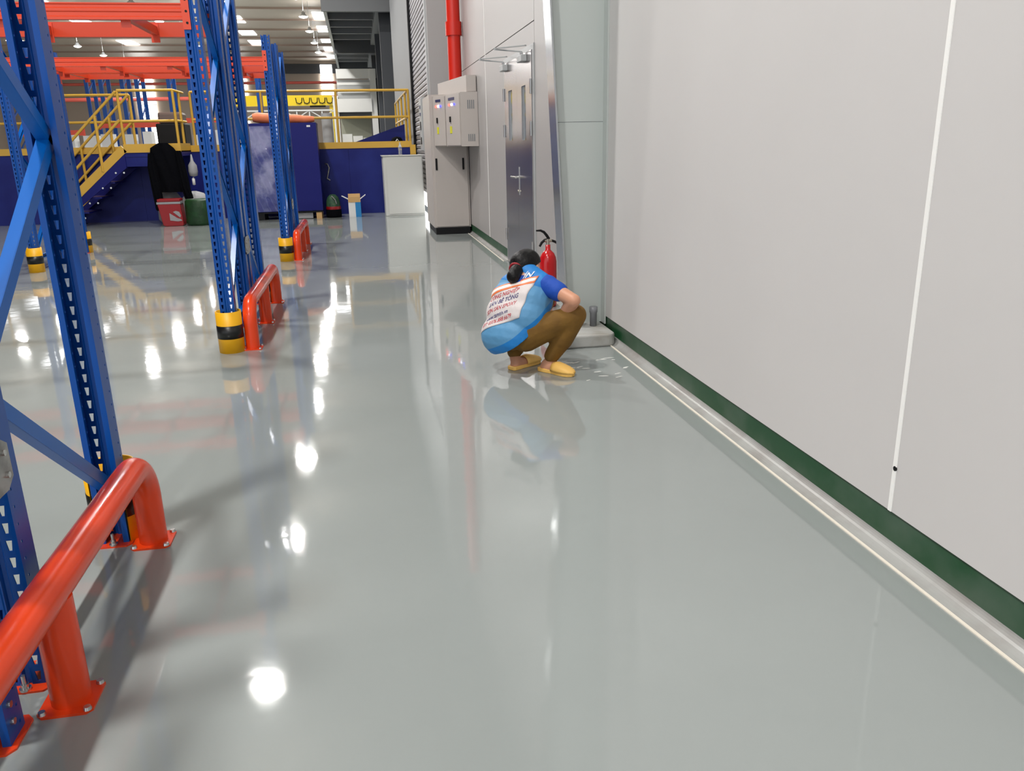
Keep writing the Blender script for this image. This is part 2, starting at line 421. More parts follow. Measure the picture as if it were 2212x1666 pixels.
for rn, y0 in ROW.items():
    for ix, x in enumerate(FX):
        if ix == 2 and rn != 'far': continue
        for side, (yy, rz) in (('front', (y0 - (0.07 if rn == 'nearest' else 0), 0.0)), ('rear', (y0 + 1.96, PI))):
            col = ['beside guard rail', 'second line from guard rail', 'third line from guard rail'][ix]
            lab = 'blue slotted upright frame, %s half of %s rack row, %s' % (side, rn, col)
            if not fdone: FP.location = (x, yy, 0); FP.rotation_euler = (0, 0, rz); FP['label'] = lab; FP['group'] = 'blue rack upright frames'; fdone = True
            else: dup(FP, (x, yy, 0), rz, lab, 'blue rack upright frames')
# row spacers (grey plates bolted between back-to-back frames)
def spacer(y0, x, z, label):
    t = thing('row_spacer', label, 'bracket', (x + 0.055, y0 + 0.98, z), 0, 'row spacer plates')
    MB().prism([(-0.13, -0.045), (-0.09, -0.07), (0.09, -0.07), (0.13, -0.045), (0.13, 0.045), (0.09, 0.07), (-0.09, 0.07), (-0.13, 0.045)], 0.0, 0.005, axis='x').build('plate', M['galv'], t, local=True)
    for yb in (-0.095, 0.095):
        for zb in (-0.03, 0.03):
            MB().cone((0.005, yb, zb), (0.012, yb, zb), 0.009, n=6).build('bolt', M['bolt'], t, local=True)
for rn, y0 in ROW.items():
    spacer(y0 - (0.045 if rn == 'nearest' else 0), FX[0], 0.66, 'grey galvanised plate joining the low back-to-back posts of the %s rack row' % rn)
# beams
def beam_proto(L):
    t = thing('pallet_beam', '', 'beam')
    prof = [(-0.025, 0), (0.025, 0), (0.025, 0.10), (-0.025, 0.10), (-0.025, 0.092), (-0.019, 0.088), (-0.019, 0.072), (-0.025, 0.066), (-0.025, 0.05), (-0.019, 0.044), (-0.019, 0.022), (-0.025, 0.016)]
    MB().prism(prof, 0.004, L - 0.004, axis='x').build('beam_body', M['orangeb'], t, local=True)
    for xe, s in ((0, 1), (L, -1)):
        mb = MB(); mb.box(min(xe, xe + s * 0.004), max(xe, xe + s * 0.004), -0.03, 0.02, -0.06, 0.17)
        x1 = xe - s * 0.045; mb.box(min(xe, x1), max(xe, x1), -0.034, -0.03, -0.06, 0.17)
        e = mb.build('connector', M['orangeb'], t, local=True)
        for z in (-0.02, 0.05, 0.12): MB().cone((xe - s * 0.025, -0.036, z), (xe - s * 0.025, -0.0335, z), 0.008, n=8).build('lock_hole', M['dark'], e, local=True)
    return t
LB = 3.015 - 0.10
BP = beam_proto(LB)
bdone = False
ZB = {'middle': 2.228, 'far': 2.38}
for rn, y0 in ROW.items():
    if rn == 'nearest': continue
    for ib in range(2 if rn == 'far' else 1):
        xr = FX[ib] - 0.05; xl = xr - LB
        for nm, yy, rz in (('front', y0 - 0.004, 0), ('second', y0 + DEP + 0.004, PI), ('third', y0 + 1.03 - 0.004, 0), ('rear', y0 + 1.96 + 0.004, PI)):
            if rn == 'middle' and nm in ('third', 'rear'): continue
            lab = 'orange pallet beam, %s line of the %s rack row, %s bay' % (nm, rn, ['guard rail end', 'second'][ib])
            loc = (xl, yy + (0.03 if rz == 0 else -0.03) , ZB[rn]) if rz == 0 else (xr, yy - 0.03, ZB[rn])
            if not bdone: BP.location = loc; BP.rotation_euler = (0, 0, rz); BP['label'] = lab; BP['group'] = 'orange pallet beams'; bdone = True
            else: dup(BP, loc, rz, lab, 'orange pallet beams')
# support bars across the beams
sp = None
for rn in ('middle', 'far'):
    y0 = ROW[rn]
    for half, yb in (('front', y0), ('rear', y0 + 1.03)):
        if rn == 'middle' and half == 'rear': continue
        for j, x in enumerate((-1.42, -2.15, -2.9, -3.62)):
            lab = 'orange support bar, %s from guard rail end, %s half of %s rack row' % (ORD[j], half, rn)
            if sp is None:
                sp = thing('support_bar', lab, 'support bar', (x, yb, ZB[rn] + 0.01), 0, 'pallet support bars')
                MB().box(-0.02, 0.02, 0.052, DEP - 0.052, 0.0, 0.06).build('bar', M['orangeb'], sp, local=True)
                for ye in (0.054, DEP - 0.054): B(-0.03, 0.03, ye - 0.003, ye + 0.003, -0.05, 0.085).build('hook_plate', M['orangeb'], sp, local=True)
            else: dup(sp, (x, yb, ZB[rn] + 0.01), 0, lab, 'pallet support bars')

# post protectors
def prot(x, y, face, label, first=None):
    if first: return dup(first, (x, y, 0), face, label, 'yellow and black post protectors')
    t = thing('post_protector', label, 'post guard', (x, y, 0), face, 'yellow and black post protectors')
    a0, a1 = R_(-90 - 140), R_(-90 + 140)
    for nm, z0, z1, mt, dr in (('yellow_shell', 0.0, 0.30, 'yellow', 0.0), ('black_band', 0.105, 0.20, 'black', 0.0015)):
        r = 0.09 + dr
        MB().lathe([(r - 0.006 - dr, z0), (r, z0), (r, z1), (r - 0.006 - dr, z1), (r - 0.006 - dr, z0)], n=28, a0=a0, a1=a1).build(nm, M[mt], t, local=True)
    return t
yo = 0.012
p1 = prot(FX[0], ROW['nearest'] + 1.96 - yo, PI, 'yellow and black post guard behind the nearest orange guard rail')
for x, y, f, lab in (
    (FX[0], ROW['middle'] + yo, 0, 'yellow and black post guard facing us beside the second guard rail'),
    (FX[0], ROW['middle'] + 1.96 - yo, PI, 'yellow post guard mostly hidden behind the second guard rail'),
    (FX[0], ROW['far'] + yo, 0, 'yellow and black post guard facing us beside the farthest guard rail'),
    (FX[1], ROW['far'] + yo, 0, 'yellow and black post guard standing alone at the left of the far rack row'),
    (FX[1], ROW['far'] + 1.96 - yo, PI, 'small yellow and black post guard half hidden behind the near blue post'),
    (FX[0], ROW['nearest'] - 0.07 + yo, 0, 'yellow and black post guard at the near end of the nearest rack row'),
): prot(x, y, f, lab, p1)

# guard rails
def guard_proto():
    t = thing('guard_rail', '', 'guard rail')
    GX, r, zt = 0.0, 0.05, 0.335
    L = 1.86; rad = 0.15
    pts = [(0, 0, 0.006), (0, 0, zt - rad)]
    for i in range(1, 10):
        a = i * PI / 2 / 9; pts.append((0, rad - rad * math.cos(a), zt - rad + rad * math.sin(a)))
    for i in range(0, 10):
        a = i * PI / 2 / 9; pts.append((0, L - rad + rad * math.sin(a), zt - rad + rad * math.cos(a)))
    pts += [(0, L, 0.006)]
    MB().tube(pts, r, n=24).build('bent_tube', M['orange'], t, local=True)
    MB().cone((0, L / 2, 0.006), (0, L / 2, zt - 0.02), r, n=24).build('middle_leg', M['orange'], t, local=True)
    for y in (0, L / 2, L):
        h = 0.070
        poly = [(-h, -h + 0.015), (-h + 0.015, -h), (h - 0.015, -h), (h, -h + 0.015), (h, h - 0.015), (h - 0.015, h), (-h + 0.015, h), (-h, h - 0.015)]
        bp = MB().prism([(a, b_ + y) for a, b_ in poly], 0, 0.007).build('base_plate', M['orange'], t, local=True)
        for sx in (-1, 1):
            for sy in (-1, 1):
                c = (sx * 0.056, y + sy * 0.056)
                MB().cone((*c, 0.007), (*c, 0.016), 0.0115, 0.009, n=10).build('bolt', M['bolt'], bp, local=True)
    return t
G = guard_proto()
G.location = (-0.865, 1.10, 0); G['label'] = 'large orange tube guard rail nearest to us at lower left'; G['group'] = 'orange guard rails'
dup(G, (-0.865, 6.05, 0), 0, 'orange tube guard rail at the end of the second rack row', 'orange guard rails')
dup(G, (-0.865, 10.95, 0), 0, 'small orange tube guard rail farthest away, before the blue platform', 'orange guard rails')

# ================================================================== column, plinth, pipe stubs
cx0 = 5.86
t = thing('steel_column', 'pale grey tapered steel column standing against the white wall', 'column', (1.6, cx0, 0))
def colx(z): return 1.468 - 0.052 * z
Zc = 6.4
B(1.40, 1.76, cx0 - 0.004, cx0 + 0.004, 1.53, 1.57).build('joint_backing', M['darksteel'], t)
MB().add([(colx(0.09), cx0 - 0.006, 0.09), (1.765, cx0 - 0.006, 0.09), (1.765, cx0 - 0.006, 1.5485), (colx(1.5485), cx0 - 0.006, 1.5485),
          (colx(0.09), cx0 + 0.006, 0.09), (1.765, cx0 + 0.006, 0.09), (1.765, cx0 + 0.006, 1.5485), (colx(1.5485), cx0 + 0.006, 1.5485)],
         [(0, 1, 2, 3), (7, 6, 5, 4), (0, 3, 7, 4), (3, 2, 6, 7), (2, 1, 5, 6), (1, 0, 4, 5)]).build('lower_web', M['colm'], t)
MB().add([(colx(1.5515), cx0 - 0.006, 1.5515), (1.765, cx0 - 0.006, 1.5515), (1.765, cx0 - 0.006, Zc), (colx(Zc), cx0 - 0.006, Zc),
          (colx(1.5515), cx0 + 0.006, 1.5515), (1.765, cx0 + 0.006, 1.5515), (1.765, cx0 + 0.006, Zc), (colx(Zc), cx0 + 0.006, Zc)],
         [(0, 1, 2, 3), (7, 6, 5, 4), (0, 3, 7, 4), (3, 2, 6, 7), (2, 1, 5, 6), (1, 0, 4, 5)]).build('upper_web', M['colm'], t)
mb = MB()
for y in (cx0 - 0.10, cx0 + 0.10):
    for z in (0.09, Zc): mb.v += [(colx(z) - 0.012, y, z), (colx(z), y, z)]
mb.f += [[0, 1, 3, 2], [4, 6, 7, 5], [0, 4, 5, 1], [2, 3, 7, 6], [0, 2, 6, 4], [1, 5, 7, 3]]; mb.sm += [False] * 6
mb.build('tapered_flange', mat('polished_flange', (176, 180, 182), 0.16, metal=0.75), t)
B(1.742, 1.7545, cx0 - 0.10, cx0 + 0.10, 0.09, Zc).build('wall_flange', M['colm'], t)
pl = []
px0, px1, py0, py1, rr = 1.30, 1.755, 5.42, 6.2, 0.07
pl = [(px0, py0)] + [(px1 - 0.02 - rr + rr * math.sin(a), py0 + rr - rr * math.cos(a)) for a in [i * PI / 16 for i in range(9)]] + [(px1 - 0.02, py1), (px0, py1)]
pl_o = tag(MB().prism(pl, 0.0, 0.09).build('column_plinth', M['concrete'], bevel=0.012), 'low pale concrete plinth under the tapered column', 'plinth')
for x, lab in ((1.645, 'grey plastic pipe stub right of the crouching person, on the plinth'), (1.515, 'grey plastic pipe stub half hidden by the raised knee')):
    t = thing('pipe_stub', lab, 'pipe', (x, 5.72, 0.0901), 0, 'pipe stubs on the plinth')
    MB().lathe([(0.024, 0), (0.026, 0), (0.026, 0.10), (0.031, 0.105), (0.031, 0.145), (0.024, 0.145), (0.024, 0)], n=18).build('pipe', M['pvc'], t, local=True)
    MB().cone((0, 0, 0.139), (0, 0, 0.144), 0.025, n=18).build('end_cap', M['pvc'], t, local=True)
# white tape scraps on the floor
mb = MB(); rs = random.Random(3)
for i in range(18):
    x = 1.28 + rs.random() * 0.34; y = 4.62 + rs.random() * 0.5; a = rs.uniform(-0.5, 0.5); l = rs.uniform(0.008, 0.04); w = rs.uniform(0.003, 0.007)
    c, s = math.cos(a), math.sin(a)
    q = [(x + dx * c - dy * s, y + dx * s + dy * c) for dx, dy in ((-l, -w * 0.4), (0, -w), (l, -w * 0.2), (l * 0.6, w), (-l * 0.7, w * 0.8))]
    mb.prism(q, 0.0, 0.0015)
tag(mb.build('tape_scraps', M['scrap']), 'thin white scraps of masking tape on the floor by the slippers', 'tape', kind='stuff')

# ================================================================== door_1 and its closers
d1 = struct(B(WX + 0.012, 1.81, 8.24, 9.93, 0.0, 2.34).build('door_1', M['wall_grey']))
mb = MB().box(WX - 0.012, WX + 0.012, 8.24, 8.30, 0, 2.34).box(WX - 0.012, WX + 0.012, 9.86, 9.93, 0, 2.34).box(WX - 0.012, WX + 0.012, 8.30, 9.86, 2.29, 2.34)
mb.build('door_frame', M['lightsteel'], d1)
for y0, y1, w0, w1 in ((8.305, 9.078, 8.60, 8.82), (9.082, 9.855, 9.36, 9.60)):
    lf = MB()
    x0, x1 = WX - 0.022, WX + 0.012
    lf.box(x0, x1, y0, w0, 0.01, 2.285).box(x0, x1, w1, y1, 0.01, 2.285).box(x0, x1, w0, w1, 0.01, 1.44).box(x0, x1, w0, w1, 1.98, 2.285)
    leaf = lf.build('door_leaf', M['steel'], d1)
    B(WX - 0.006, WX - 0.001, w0, w1, 1.44, 1.98).build('vision_pane', M['glassd'], leaf)
    for z in (0.35, 1.55, 1.95):
        yh = y0 if y0 < 8.5 else y1
        MB().cone((WX - 0.03, yh, z - 0.07), (WX - 0.03, yh, z + 0.07), 0.012, n=8).build('hinge', M['bolt'], leaf)
hp = MB().box(WX - 0.028, WX - 0.022, 9.00, 9.05, 0.86, 1.16).build('handle_plate', M['bolt'], d1)
MB().tube([(WX - 0.022, 9.025, 1.05), (WX - 0.07, 9.025, 1.05), (WX - 0.075, 8.93, 1.05)], 0.010, n=10).build('lever', M['bolt'], hp)
MB().tube([(WX - 0.022, 9.12, 1.05), (WX - 0.07, 9.12, 1.05), (WX - 0.075, 9.22, 1.05)], 0.010, n=10).build('lever', M['bolt'], hp)
MB().cone((WX - 0.028, 9.025, 0.90), (WX - 0.04, 9.025, 0.90), 0.016, n=10).build('lock_cylinder', M['chrome'], hp)
for ya, lab in ((9.70, 'silver overhead door closer on the far leaf of the steel doors'), (8.62, 'silver overhead door closer on the near leaf of the steel doors')):
    t = thing('door_closer', lab, 'door closer', (WX - 0.022, ya, 2.20), 0, 'door closers')
    B(-0.06, 0.0, -0.11, 0.11, 0.0, 0.065).build('closer_body', M['lightsteel'], t, local=True, bevel=0.006)
    MB().cone((-0.03, 0.02, 0.065), (-0.03, 0.02, 0.10), 0.014, n=10).build('spindle', M['bolt'], t, local=True)
    MB().bar((-0.03, 0.02, 0.10), (-0.28, 0.16, 0.135), 0.034, 0.012).build('arm', M['lightsteel'], t, local=True)
    MB().bar((-0.28, 0.16, 0.145), (-0.02, -0.16, 0.14), 0.028, 0.010).build('forearm', M['lightsteel'], t, local=True)

# ================================================================== fire extinguisher
t = thing('fire_extinguisher', 'red fire extinguisher with black handle behind the crouching person', 'extinguisher', (1.592, 7.0, 0))
MB().lathe([(0.0, 0.0), (0.068, 0.0), (0.076, 0.015), (0.076, 0.40), (0.070, 0.44), (0.055, 0.475), (0.034, 0.495), (0.023, 0.505), (0.022, 0.55), (0.0, 0.55)], n=28).build('cylinder', M['red'], t, local=True)
v = MB().cone((0, 0, 0.55), (0, 0, 0.60), 0.017, n=14).cone((-0.03, 0, 0.585), (0.035, 0, 0.585), 0.014, n=12)
v.build('valve', M['chrome'], t, local=True)
MB().tube([(0.01, 0, 0.598), (-0.01, 0, 0.63), (-0.035, 0, 0.66), (-0.065, 0, 0.675), (-0.105, 0, 0.675)], [0.013, 0.013, 0.012, 0.010, 0.007], n=10).build('squeeze_lever', M['dark'], t, local=True)
MB().tube([(0.0, 0, 0.595), (-0.03, 0, 0.590), (-0.055, 0, 0.57), (-0.075, 0, 0.535)], [0.011, 0.012, 0.012, 0.010], n=10).build('carry_handle', M['dark'], t, local=True)
MB().tube([(0.03, 0, 0.585), (0.06, 0, 0.575), (0.10, 0, 0.55), (0.12, 0.0, 0.45), (0.11, 0.02, 0.25)], 0.011, n=10).build('hose', M['dark'], t, local=True)
MB().cone((0.005, -0.077, 0.20), (0.005, -0.0765, 0.20), 0.035, n=14).build('label_disc', M['pwhite'], t, local=True)

# ================================================================== control cabinets by the wall
t = thing('control_cabinet', 'tall beige control cabinet with black plinth and two black handles', 'cabinet', (1.45, 13.4, 0))
B(1.15, 1.745, 13.36, 14.68, 0.11, 2.16).build('body', M['cabinet'], t)
dr = B(1.185, 1.72, 13.335, 13.36, 0.125, 2.14).build('front_panel', M['cabinet'], t, bevel=0.004)
for x in (1.205, 1.635): B(x, x + 0.03, 13.322, 13.335, 1.02, 1.20).build('handle', M['dark'], dr)
for k in range(3): B(1.31 + k * 0.11, 1.38 + k * 0.11, 13.332, 13.336, 0.20, 0.34).build('vent_grille', M['cabinet'], dr)
B(1.17, 1.73, 13.345, 14.65, 0.0, 0.11).build('plinth', M['dark'], t)
t = thing('switch_cabinet', 'narrow grey cabinet edge with small switches just beyond the tall cabinet', 'cabinet', (1.33, 15.0, 0))
B(1.14, 1.6, 14.75, 15.3, 1.30, 2.2).build('body', M['lightsteel'], t)
B(1.30, 1.36, 14.95, 15.05, 0.0, 1.30).build('stand_post', M['lightsteel'], t)
dd = B(1.128, 1.14, 14.77, 15.28, 1.32, 2.18).build('side_door', M['lightsteel'], t)
for z, h in ((2.02, 0.05), (1.9, 0.05), (1.66, 0.14), (1.42, 0.12)): B(1.118, 1.128, 14.92, 15.06, z, z + h).build('switch', M['navy'] if h < 0.1 else M['dark'], dd)
def hung(poly, z0, z1, lab, doorpts, name='control_box'):
    t = thing(name, lab, 'control box', (poly[0][0], poly[0][1], z0), 0, 'wall control boxes')
    MB().prism(poly, z0, z1).build('body', M['cabinet'], t)
    (ax_, ay_), (bx, by) = doorpts
    n = Vector((-(by - ay_), bx - ax_, 0)).normalized()
    if n.x > 0: n = -n
    def dp(u, o, z): return (ax_ + (bx - ax_) * u + n.x * o, ay_ + (by - ay_) * u + n.y * o, z)
    def plate(u0, u1, za, zb, o0, o1):
        mb = MB(); c = [dp(u0, o0, 0), dp(u1, o0, 0), dp(u1, o1, 0), dp(u0, o1, 0)]
        return mb.prism([(q[0], q[1]) for q in c], za, zb)
    d = plate(0.02, 0.98, z0 + 0.015, z1 - 0.015, 0.001, 0.014).build('box_door', M['cabinet'], t)
    plate(0.35, 0.75, z1 - 0.09, z1 - 0.055, 0.014, 0.02).build('name_badge', M['navy'], d)
    for (u, mt) in ((0.70, 'led_r'), (0.52, 'led_w'), (0.34, 'led_b')):
        MB().cone(dp(u, 0.014, z1 - 0.155), dp(u, 0.03, z1 - 0.155), 0.016, n=10).build('indicator_light', M[mt], d)
    plate(0.62, 0.68, z1 - 0.40, z1 - 0.32, 0.014, 0.03).build('latch', M['dark'], d)
    plate(0.56, 0.70, z1 - 0.56, z1 - 0.46, 0.014, 0.018).build('warning_tag', M['tag'], d)
    return t
hung([(1.50, 12.20), (1.752, 12.20), (1.752, 12.93), (1.37, 12.93)], 1.38, 2.13, 'beige wall box with two lit indicators, nearest of the pair', ((1.50, 12.20), (1.37, 12.93)))
hung([(1.366, 12.95), (1.74, 12.95), (1.74, 13.32), (1.215, 13.32)], 1.38, 2.13, 'beige wall box with lit indicators, farther of the pair, before the tall cabinet', ((1.366, 12.95), (1.215, 13.32)))
b = bpy.data.objects['control_box']
for k in range(4): B(1.60 + k * 0.028, 1.615 + k * 0.028, 12.196, 12.2, 1.90, 2.02).build('vent_slot', M['midsteel'], b)
for k in range(4): B(1.60 + k * 0.028, 1.615 + k * 0.028, 12.196, 12.2, 1.45, 1.55).build('vent_slot', M['midsteel'], b)
t = thing('cable_trunk', 'square white cable trunk lying on top of the wall boxes', 'cable trunk', (1.6, 12.5, 2.13))
MB().prism([(1.60, 12.25), (1.745, 12.25), (1.745, 14.0), (1.36, 14.0)], 2.1301, 2.36).build('trunk', M['cabinet'], t)
B(1.61, 1.735, 12.244, 12.25, 2.14, 2.35).build('end_plate', M['cabinet'], t)
# red riser pipe
t = thing('riser_pipe', 'thick red fire riser pipe coming down the wall above the cabinets', 'pipe', (1.62, 13.7, 2.365))
MB().cone((1.62, 13.7, 2.365), (1.62, 13.7, 6.4), 0.105, n=20).build('pipe', M['redpipe'], t)
MB().cone((1.62, 13.7, 3.05), (1.62, 13.7, 3.25), 0.128, n=20).build('coupling', M['redpipe'], t)
B(1.62, 1.754, 13.68, 13.72, 3.12, 3.16).build('bracket', M['white'], t)

# ================================================================== raised blue platform
DY = 18.35
t = thing('raised_platform', 'raised deck with blue front wall and yellow toe plate across the far end', 'platform', (-5, DY, 0))
xs = [-13, -9.5, -6.4, -4.45, -2.45, -0.2, 1.12]
for a, b_ in zip(xs[:-1], xs[1:]): B(a + 0.0015, b_ - 0.0015, DY, DY + 0.06, 0, 1.37).build('front_panel', M['deckblue'], t)
B(-13, 1.12, DY + 0.062, DY + 0.10, 0, 1.34).build('seam_light_stop', M['darksteel'], t)  # dark sheet added behind the panels to stop light through their seams
B(-13, 1.12, DY + 0.06, 24.5, 1.34, 1.40).build('deck_plate', M['darksteel'], t)
B(-13, 1.16, DY - 0.02, DY, 1.37, 1.50).build('toe_plate', M['yel'], t)
B(1.12, 1.16, DY, 24.5, 1.34, 1.50).build('toe_plate', M['yel'], t)
B(1.12, 1.24, DY - 0.06, DY + 0.06, 0, 1.42).build('corner_post', M['yel'], t)
B(-4.45, -3.40, 17.35, DY - 0.02, 1.30, 1.40).build('landing', M['deckblue'], t)
B(-4.45, -3.40, 17.33, 17.35, 1.38, 1.54).build('toe_plate', M['yel'], t)
B(-3.42, -3.40, 17.35, DY - 0.02, 1.38, 1.54).build('toe_plate', M['yel'], t)
B(-4.45, -3.40, 17.36, 17.42, 1.12, 1.30).build('edge_beam', M['deckblue'], t)
B(-3.52, -3.42, 17.36, 17.46, 0, 1.12).build('support_post', M['deckblue2'], t)
# handrails (each run its own thing)
def rail(name, lab, pts, posts, zt, zm, zb, r=0.026):
    t = thing(name, lab, 'railing', (*pts[0][:2], zb), 0, 'yellow railings')
    MB().tube([(x, y, zt) for x, y in pts], r, n=10).build('top_rail', M['yel'], t)
    MB().tube([(x, y, zm) for x, y in pts], r, n=10).build('mid_rail', M['yel'], t)
    for x, y in posts: MB().cone((x, y, zb), (x, y, zt), r, n=10).build('post', M['yel'], t)
    return t
yr = DY + 0.03
rail('handrail', 'yellow railing along the front edge of the raised deck', [(1.14, yr), (-3.3, yr)], [(1.14, yr), (-0.38, yr), (-1.9, yr), (-3.3, yr)], 2.54, 2.00, 1.40)
rail('handrail', 'yellow railing running back along the right side of the deck', [(1.14, yr + 0.06), (1.14, 24.4)], [(1.14, 19.6), (1.14, 21.2), (1.14, 22.8), (1.14, 24.4)], 2.54, 2.00, 1.40)
rail('handrail', 'yellow railing round the stair landing', [(-4.43, 17.37), (-3.43, 17.37), (-3.43, DY)], [(-4.43, 17.37), (-3.43, 17.37), (-3.43, 17.9)], 2.52, 1.96, 1.40)
rail('handrail', 'yellow railing of the deck left of the stairs', [(-4.47, yr), (-12.5, yr)], [(-4.47, yr), (-6.0, yr), (-7.5, yr), (-9, yr), (-10.5, yr)], 2.50, 1.98, 1.40)
# stairs
t = thing('staircase', 'yellow edged blue stairs leading down to the left from the deck', 'stairs', (-5.2, 17.8, 0))
TX, TZ = -4.45, 1.40
run = 1.46
for y in (17.36, 18.24):
    st = MB()
    st.v += []
    def S(x, z): return (x, z)
    a = [(TX, TZ - 0.02), (TX, TZ - 0.30), (TX - run, -0.0), (TX - run - 0.25, 0.0)]
    MB().prism(a, y - 0.02, y + 0.02, axis='y').build('stringer', M['deckblue2'], t)
    MB().bar((TX, y, TZ + 0.06), (TX - run - 0.2, y, 0.02), 0.06, 0.15).build('yellow_flange', M['yel'], t)
for k in range(5):
    z = TZ - 0.28 * (k + 1) + 0.0; x = TX - 0.28 * (k + 1)
    tr = B(x, x + 0.29, 17.39, 18.21, z - 0.03, z).build('tread', M['deckblue2'], t)
    MB().cone((x + 0.22, 17.338, z - 0.11), (x + 0.22, 17.33, z - 0.11), 0.018, n=8).cone((x + 0.07, 17.338, z - 0.11), (x + 0.07, 17.33, z - 0.11), 0.018, n=8).build('bolt', M['bolt'], tr)
for y, nm in ((17.34, 'near'), (18.28, 'far')):
    t2 = thing('stair_railing', 'sloping yellow railing on the %s side of the stairs' % nm, 'railing', (-5.2, y, 0), 0, 'stair railings')
    for dz, nn in ((1.10, 'top_rail'), (0.58, 'mid_rail')):
        MB().tube([(TX + 0.0, y, TZ + dz), (TX - run, y, dz)], 0.026, n=10).build(nn, M['yel'], t2)
    for u in (0.3, 0.72):
        MB().cone((TX - run * u, y, TZ * (1 - u) + 0.06), (TX - run * u, y, TZ * (1 - u) + 1.10), 0.026, n=10).build('post', M['yel'], t2)

# ------------------------------------------------------------------ things in front of the deck
t = thing('blue_crate', 'big blue sheet box on a dark pallet with a film covered left half', 'crate', (-1.45, 17.5, 0.16))
B(-2.12, -0.79, 17.36, 18.1, 0.16, 1.885).build('box_body', M['deckblue2'], t)
B(-1.32, -0.785, 17.34, 17.36, 0.17, 1.87).build('plain_panel', M['deckblue2'], t)
mb = MB(); nx, nz = 26, 50; rs = random.Random(5)
hh = [[rs.random() for _ in range(nx + 1)] for _ in range(nz + 1)]
for j in range(nz + 1):
    for i in range(nx + 1):
        mb.v.append((-2.12 + 0.80 * i / nx, 17.345 - 0.012 * math.sin(i * 0.8 + j * 0.33) * math.sin(j * 0.21 + 1) - 0.006 * hh[j][i], 0.17 + 1.66 * j / nz))
for j in range(nz):
    for i in range(nx):
        a = j * (nx + 1) + i; mb.f.append([a, a + 1, a + nx + 2, a + nx + 1]); mb.sm.append(True)
mb.build('crumpled_film', M['film'], t)
B(-0.97, -0.90, 17.333, 17.34, 1.80, 1.835).build('paper_tag', M['white'], t)
t = thing('pallet', 'low dark pallet under the big blue box', 'pallet', (-1.45, 17.6, 0))
for k in range(5): B(-2.1, -0.8, 17.36 + k * 0.155, 17.46 + k * 0.155, 0.13, 0.155).build('deck_board', M['dark'], t)
for x in (-2.08, -1.5): B(x, x + 0.12, 17.37, 18.05, 0.0, 0.13).build('block', M['dark'], t)
B(-0.93, -0.82, 17.37, 18.05, 0.0, 0.13).build('block', M['card'], t)
B(-1.3, -1.0, 17.4, 17.9, 0.01, 0.12).build('bundle', M['bagw'], t)
def blob_tube(name, pts, rad, mt, lab, cat, n=16):
    o_ = MB().tube(pts, rad, n=n).build(name, M[mt]); return tag(o_, lab, cat)
blob_tube('rolled_sheet', [(-2.02 + 0.10 * k, 17.6 + 0.01 * math.sin(k), 1.997 - 0.004 * k + 0.006 * math.sin(k * 1.7)) for k in range(13)],
          [0.075, 0.1, 0.10, 0.10, 0.098, 0.096, 0.09, 0.088, 0.085, 0.08, 0.075, 0.068, 0.05], 'orcloth', 'rolled orange plastic sheet lying on top of the blue box', 'roll')
# white low cabinet and bottle
t = thing('white_cabinet', 'plain white waist high cabinet at the right end of the blue wall', 'cabinet', (1.0, 17.5, 0))
B(0.49, 1.30, 17.32, 18.25, 0.0, 1.20).build('body', M['cabinet_w'], t, bevel=0.008)
B(0.56, 1.28, 17.305, 17.32, 0.04, 1.185).build('door_panel', M['cabinet_w'], t)
B(0.47, 1.31, 17.30, 18.26, 1.20, 1.215).build('top_plate', M['cabinet_w'], t)
t = thing('water_bottle', 'clear water bottle standing on the white cabinet', 'bottle', (0.86, 17.45, 1.2151))
MB().lathe([(0, 0), (0.036, 0), (0.038, 0.02), (0.034, 0.09), (0.038, 0.12), (0.037, 0.17), (0.015, 0.215), (0.014, 0.235), (0, 0.235)], n=16).build('body', M['clear'], t, local=True)
MB().cone((0, 0, 0.235), (0, 0, 0.252), 0.016, n=12).build('cap', M['white'], t, local=True)
# cardboard box with open flaps
t = thing('cardboard_box', 'open white and blue carton standing before the blue wall', 'box', (-0.15, 17.55, 0))
B(-0.27, -0.02, 17.42, 17.68, 0, 0.36).build('box_body', M['cardw'], t)
B(-0.13, -0.018, 17.412, 17.42, 0.0, 0.30).build('blue_print', M['cardb'], t)
B(-0.268, -0.022, 17.41, 17.42, 0.30, 0.41).build('front_flap', M['card'], t)
MB().bar((-0.27, 17.55, 0.36), (-0.40, 17.55, 0.43), 0.24, 0.008).build('left_flap', M['cardw'], t)
MB().bar((-0.02, 17.55, 0.36), (0.09, 17.55, 0.44), 0.24, 0.008).build('right_flap', M['cardw'], t)
B(-0.268, -0.022, 17.67, 17.68, 0.36, 0.46).build('back_flap', M['card'], t)
# backpack
t = thing('backpack', 'dark green and black backpack with a red band by the blue box', 'backpack', (-0.60, 17.5, 0))
MB().lathe([(0.0, 0.0), (0.155, 0.0), (0.16, 0.05), (0.155, 0.14), (0.15, 0.17)], (-0.58, 17.55, 0), n=18).build('lower_bag', M['cloth_bk'], t)
MB().lathe([(0.152, 0.165), (0.154, 0.18), (0.152, 0.21), (0.148, 0.225)], (-0.58, 17.55, 0), n=18).build('red_band', M['coolr'], t)
MB().lathe([(0.148, 0.22), (0.14, 0.32), (0.11, 0.41), (0.06, 0.46), (0.0, 0.47)], (-0.58, 17.55, 0), n=18).build('upper_bag', M['sgreen'], t)
MB().tube([(-0.60, 17.42, 0.44), (-0.53, 17.40, 0.36), (-0.51, 17.40, 0.28)], 0.012, n=8).build('strap', M['galv'], t)
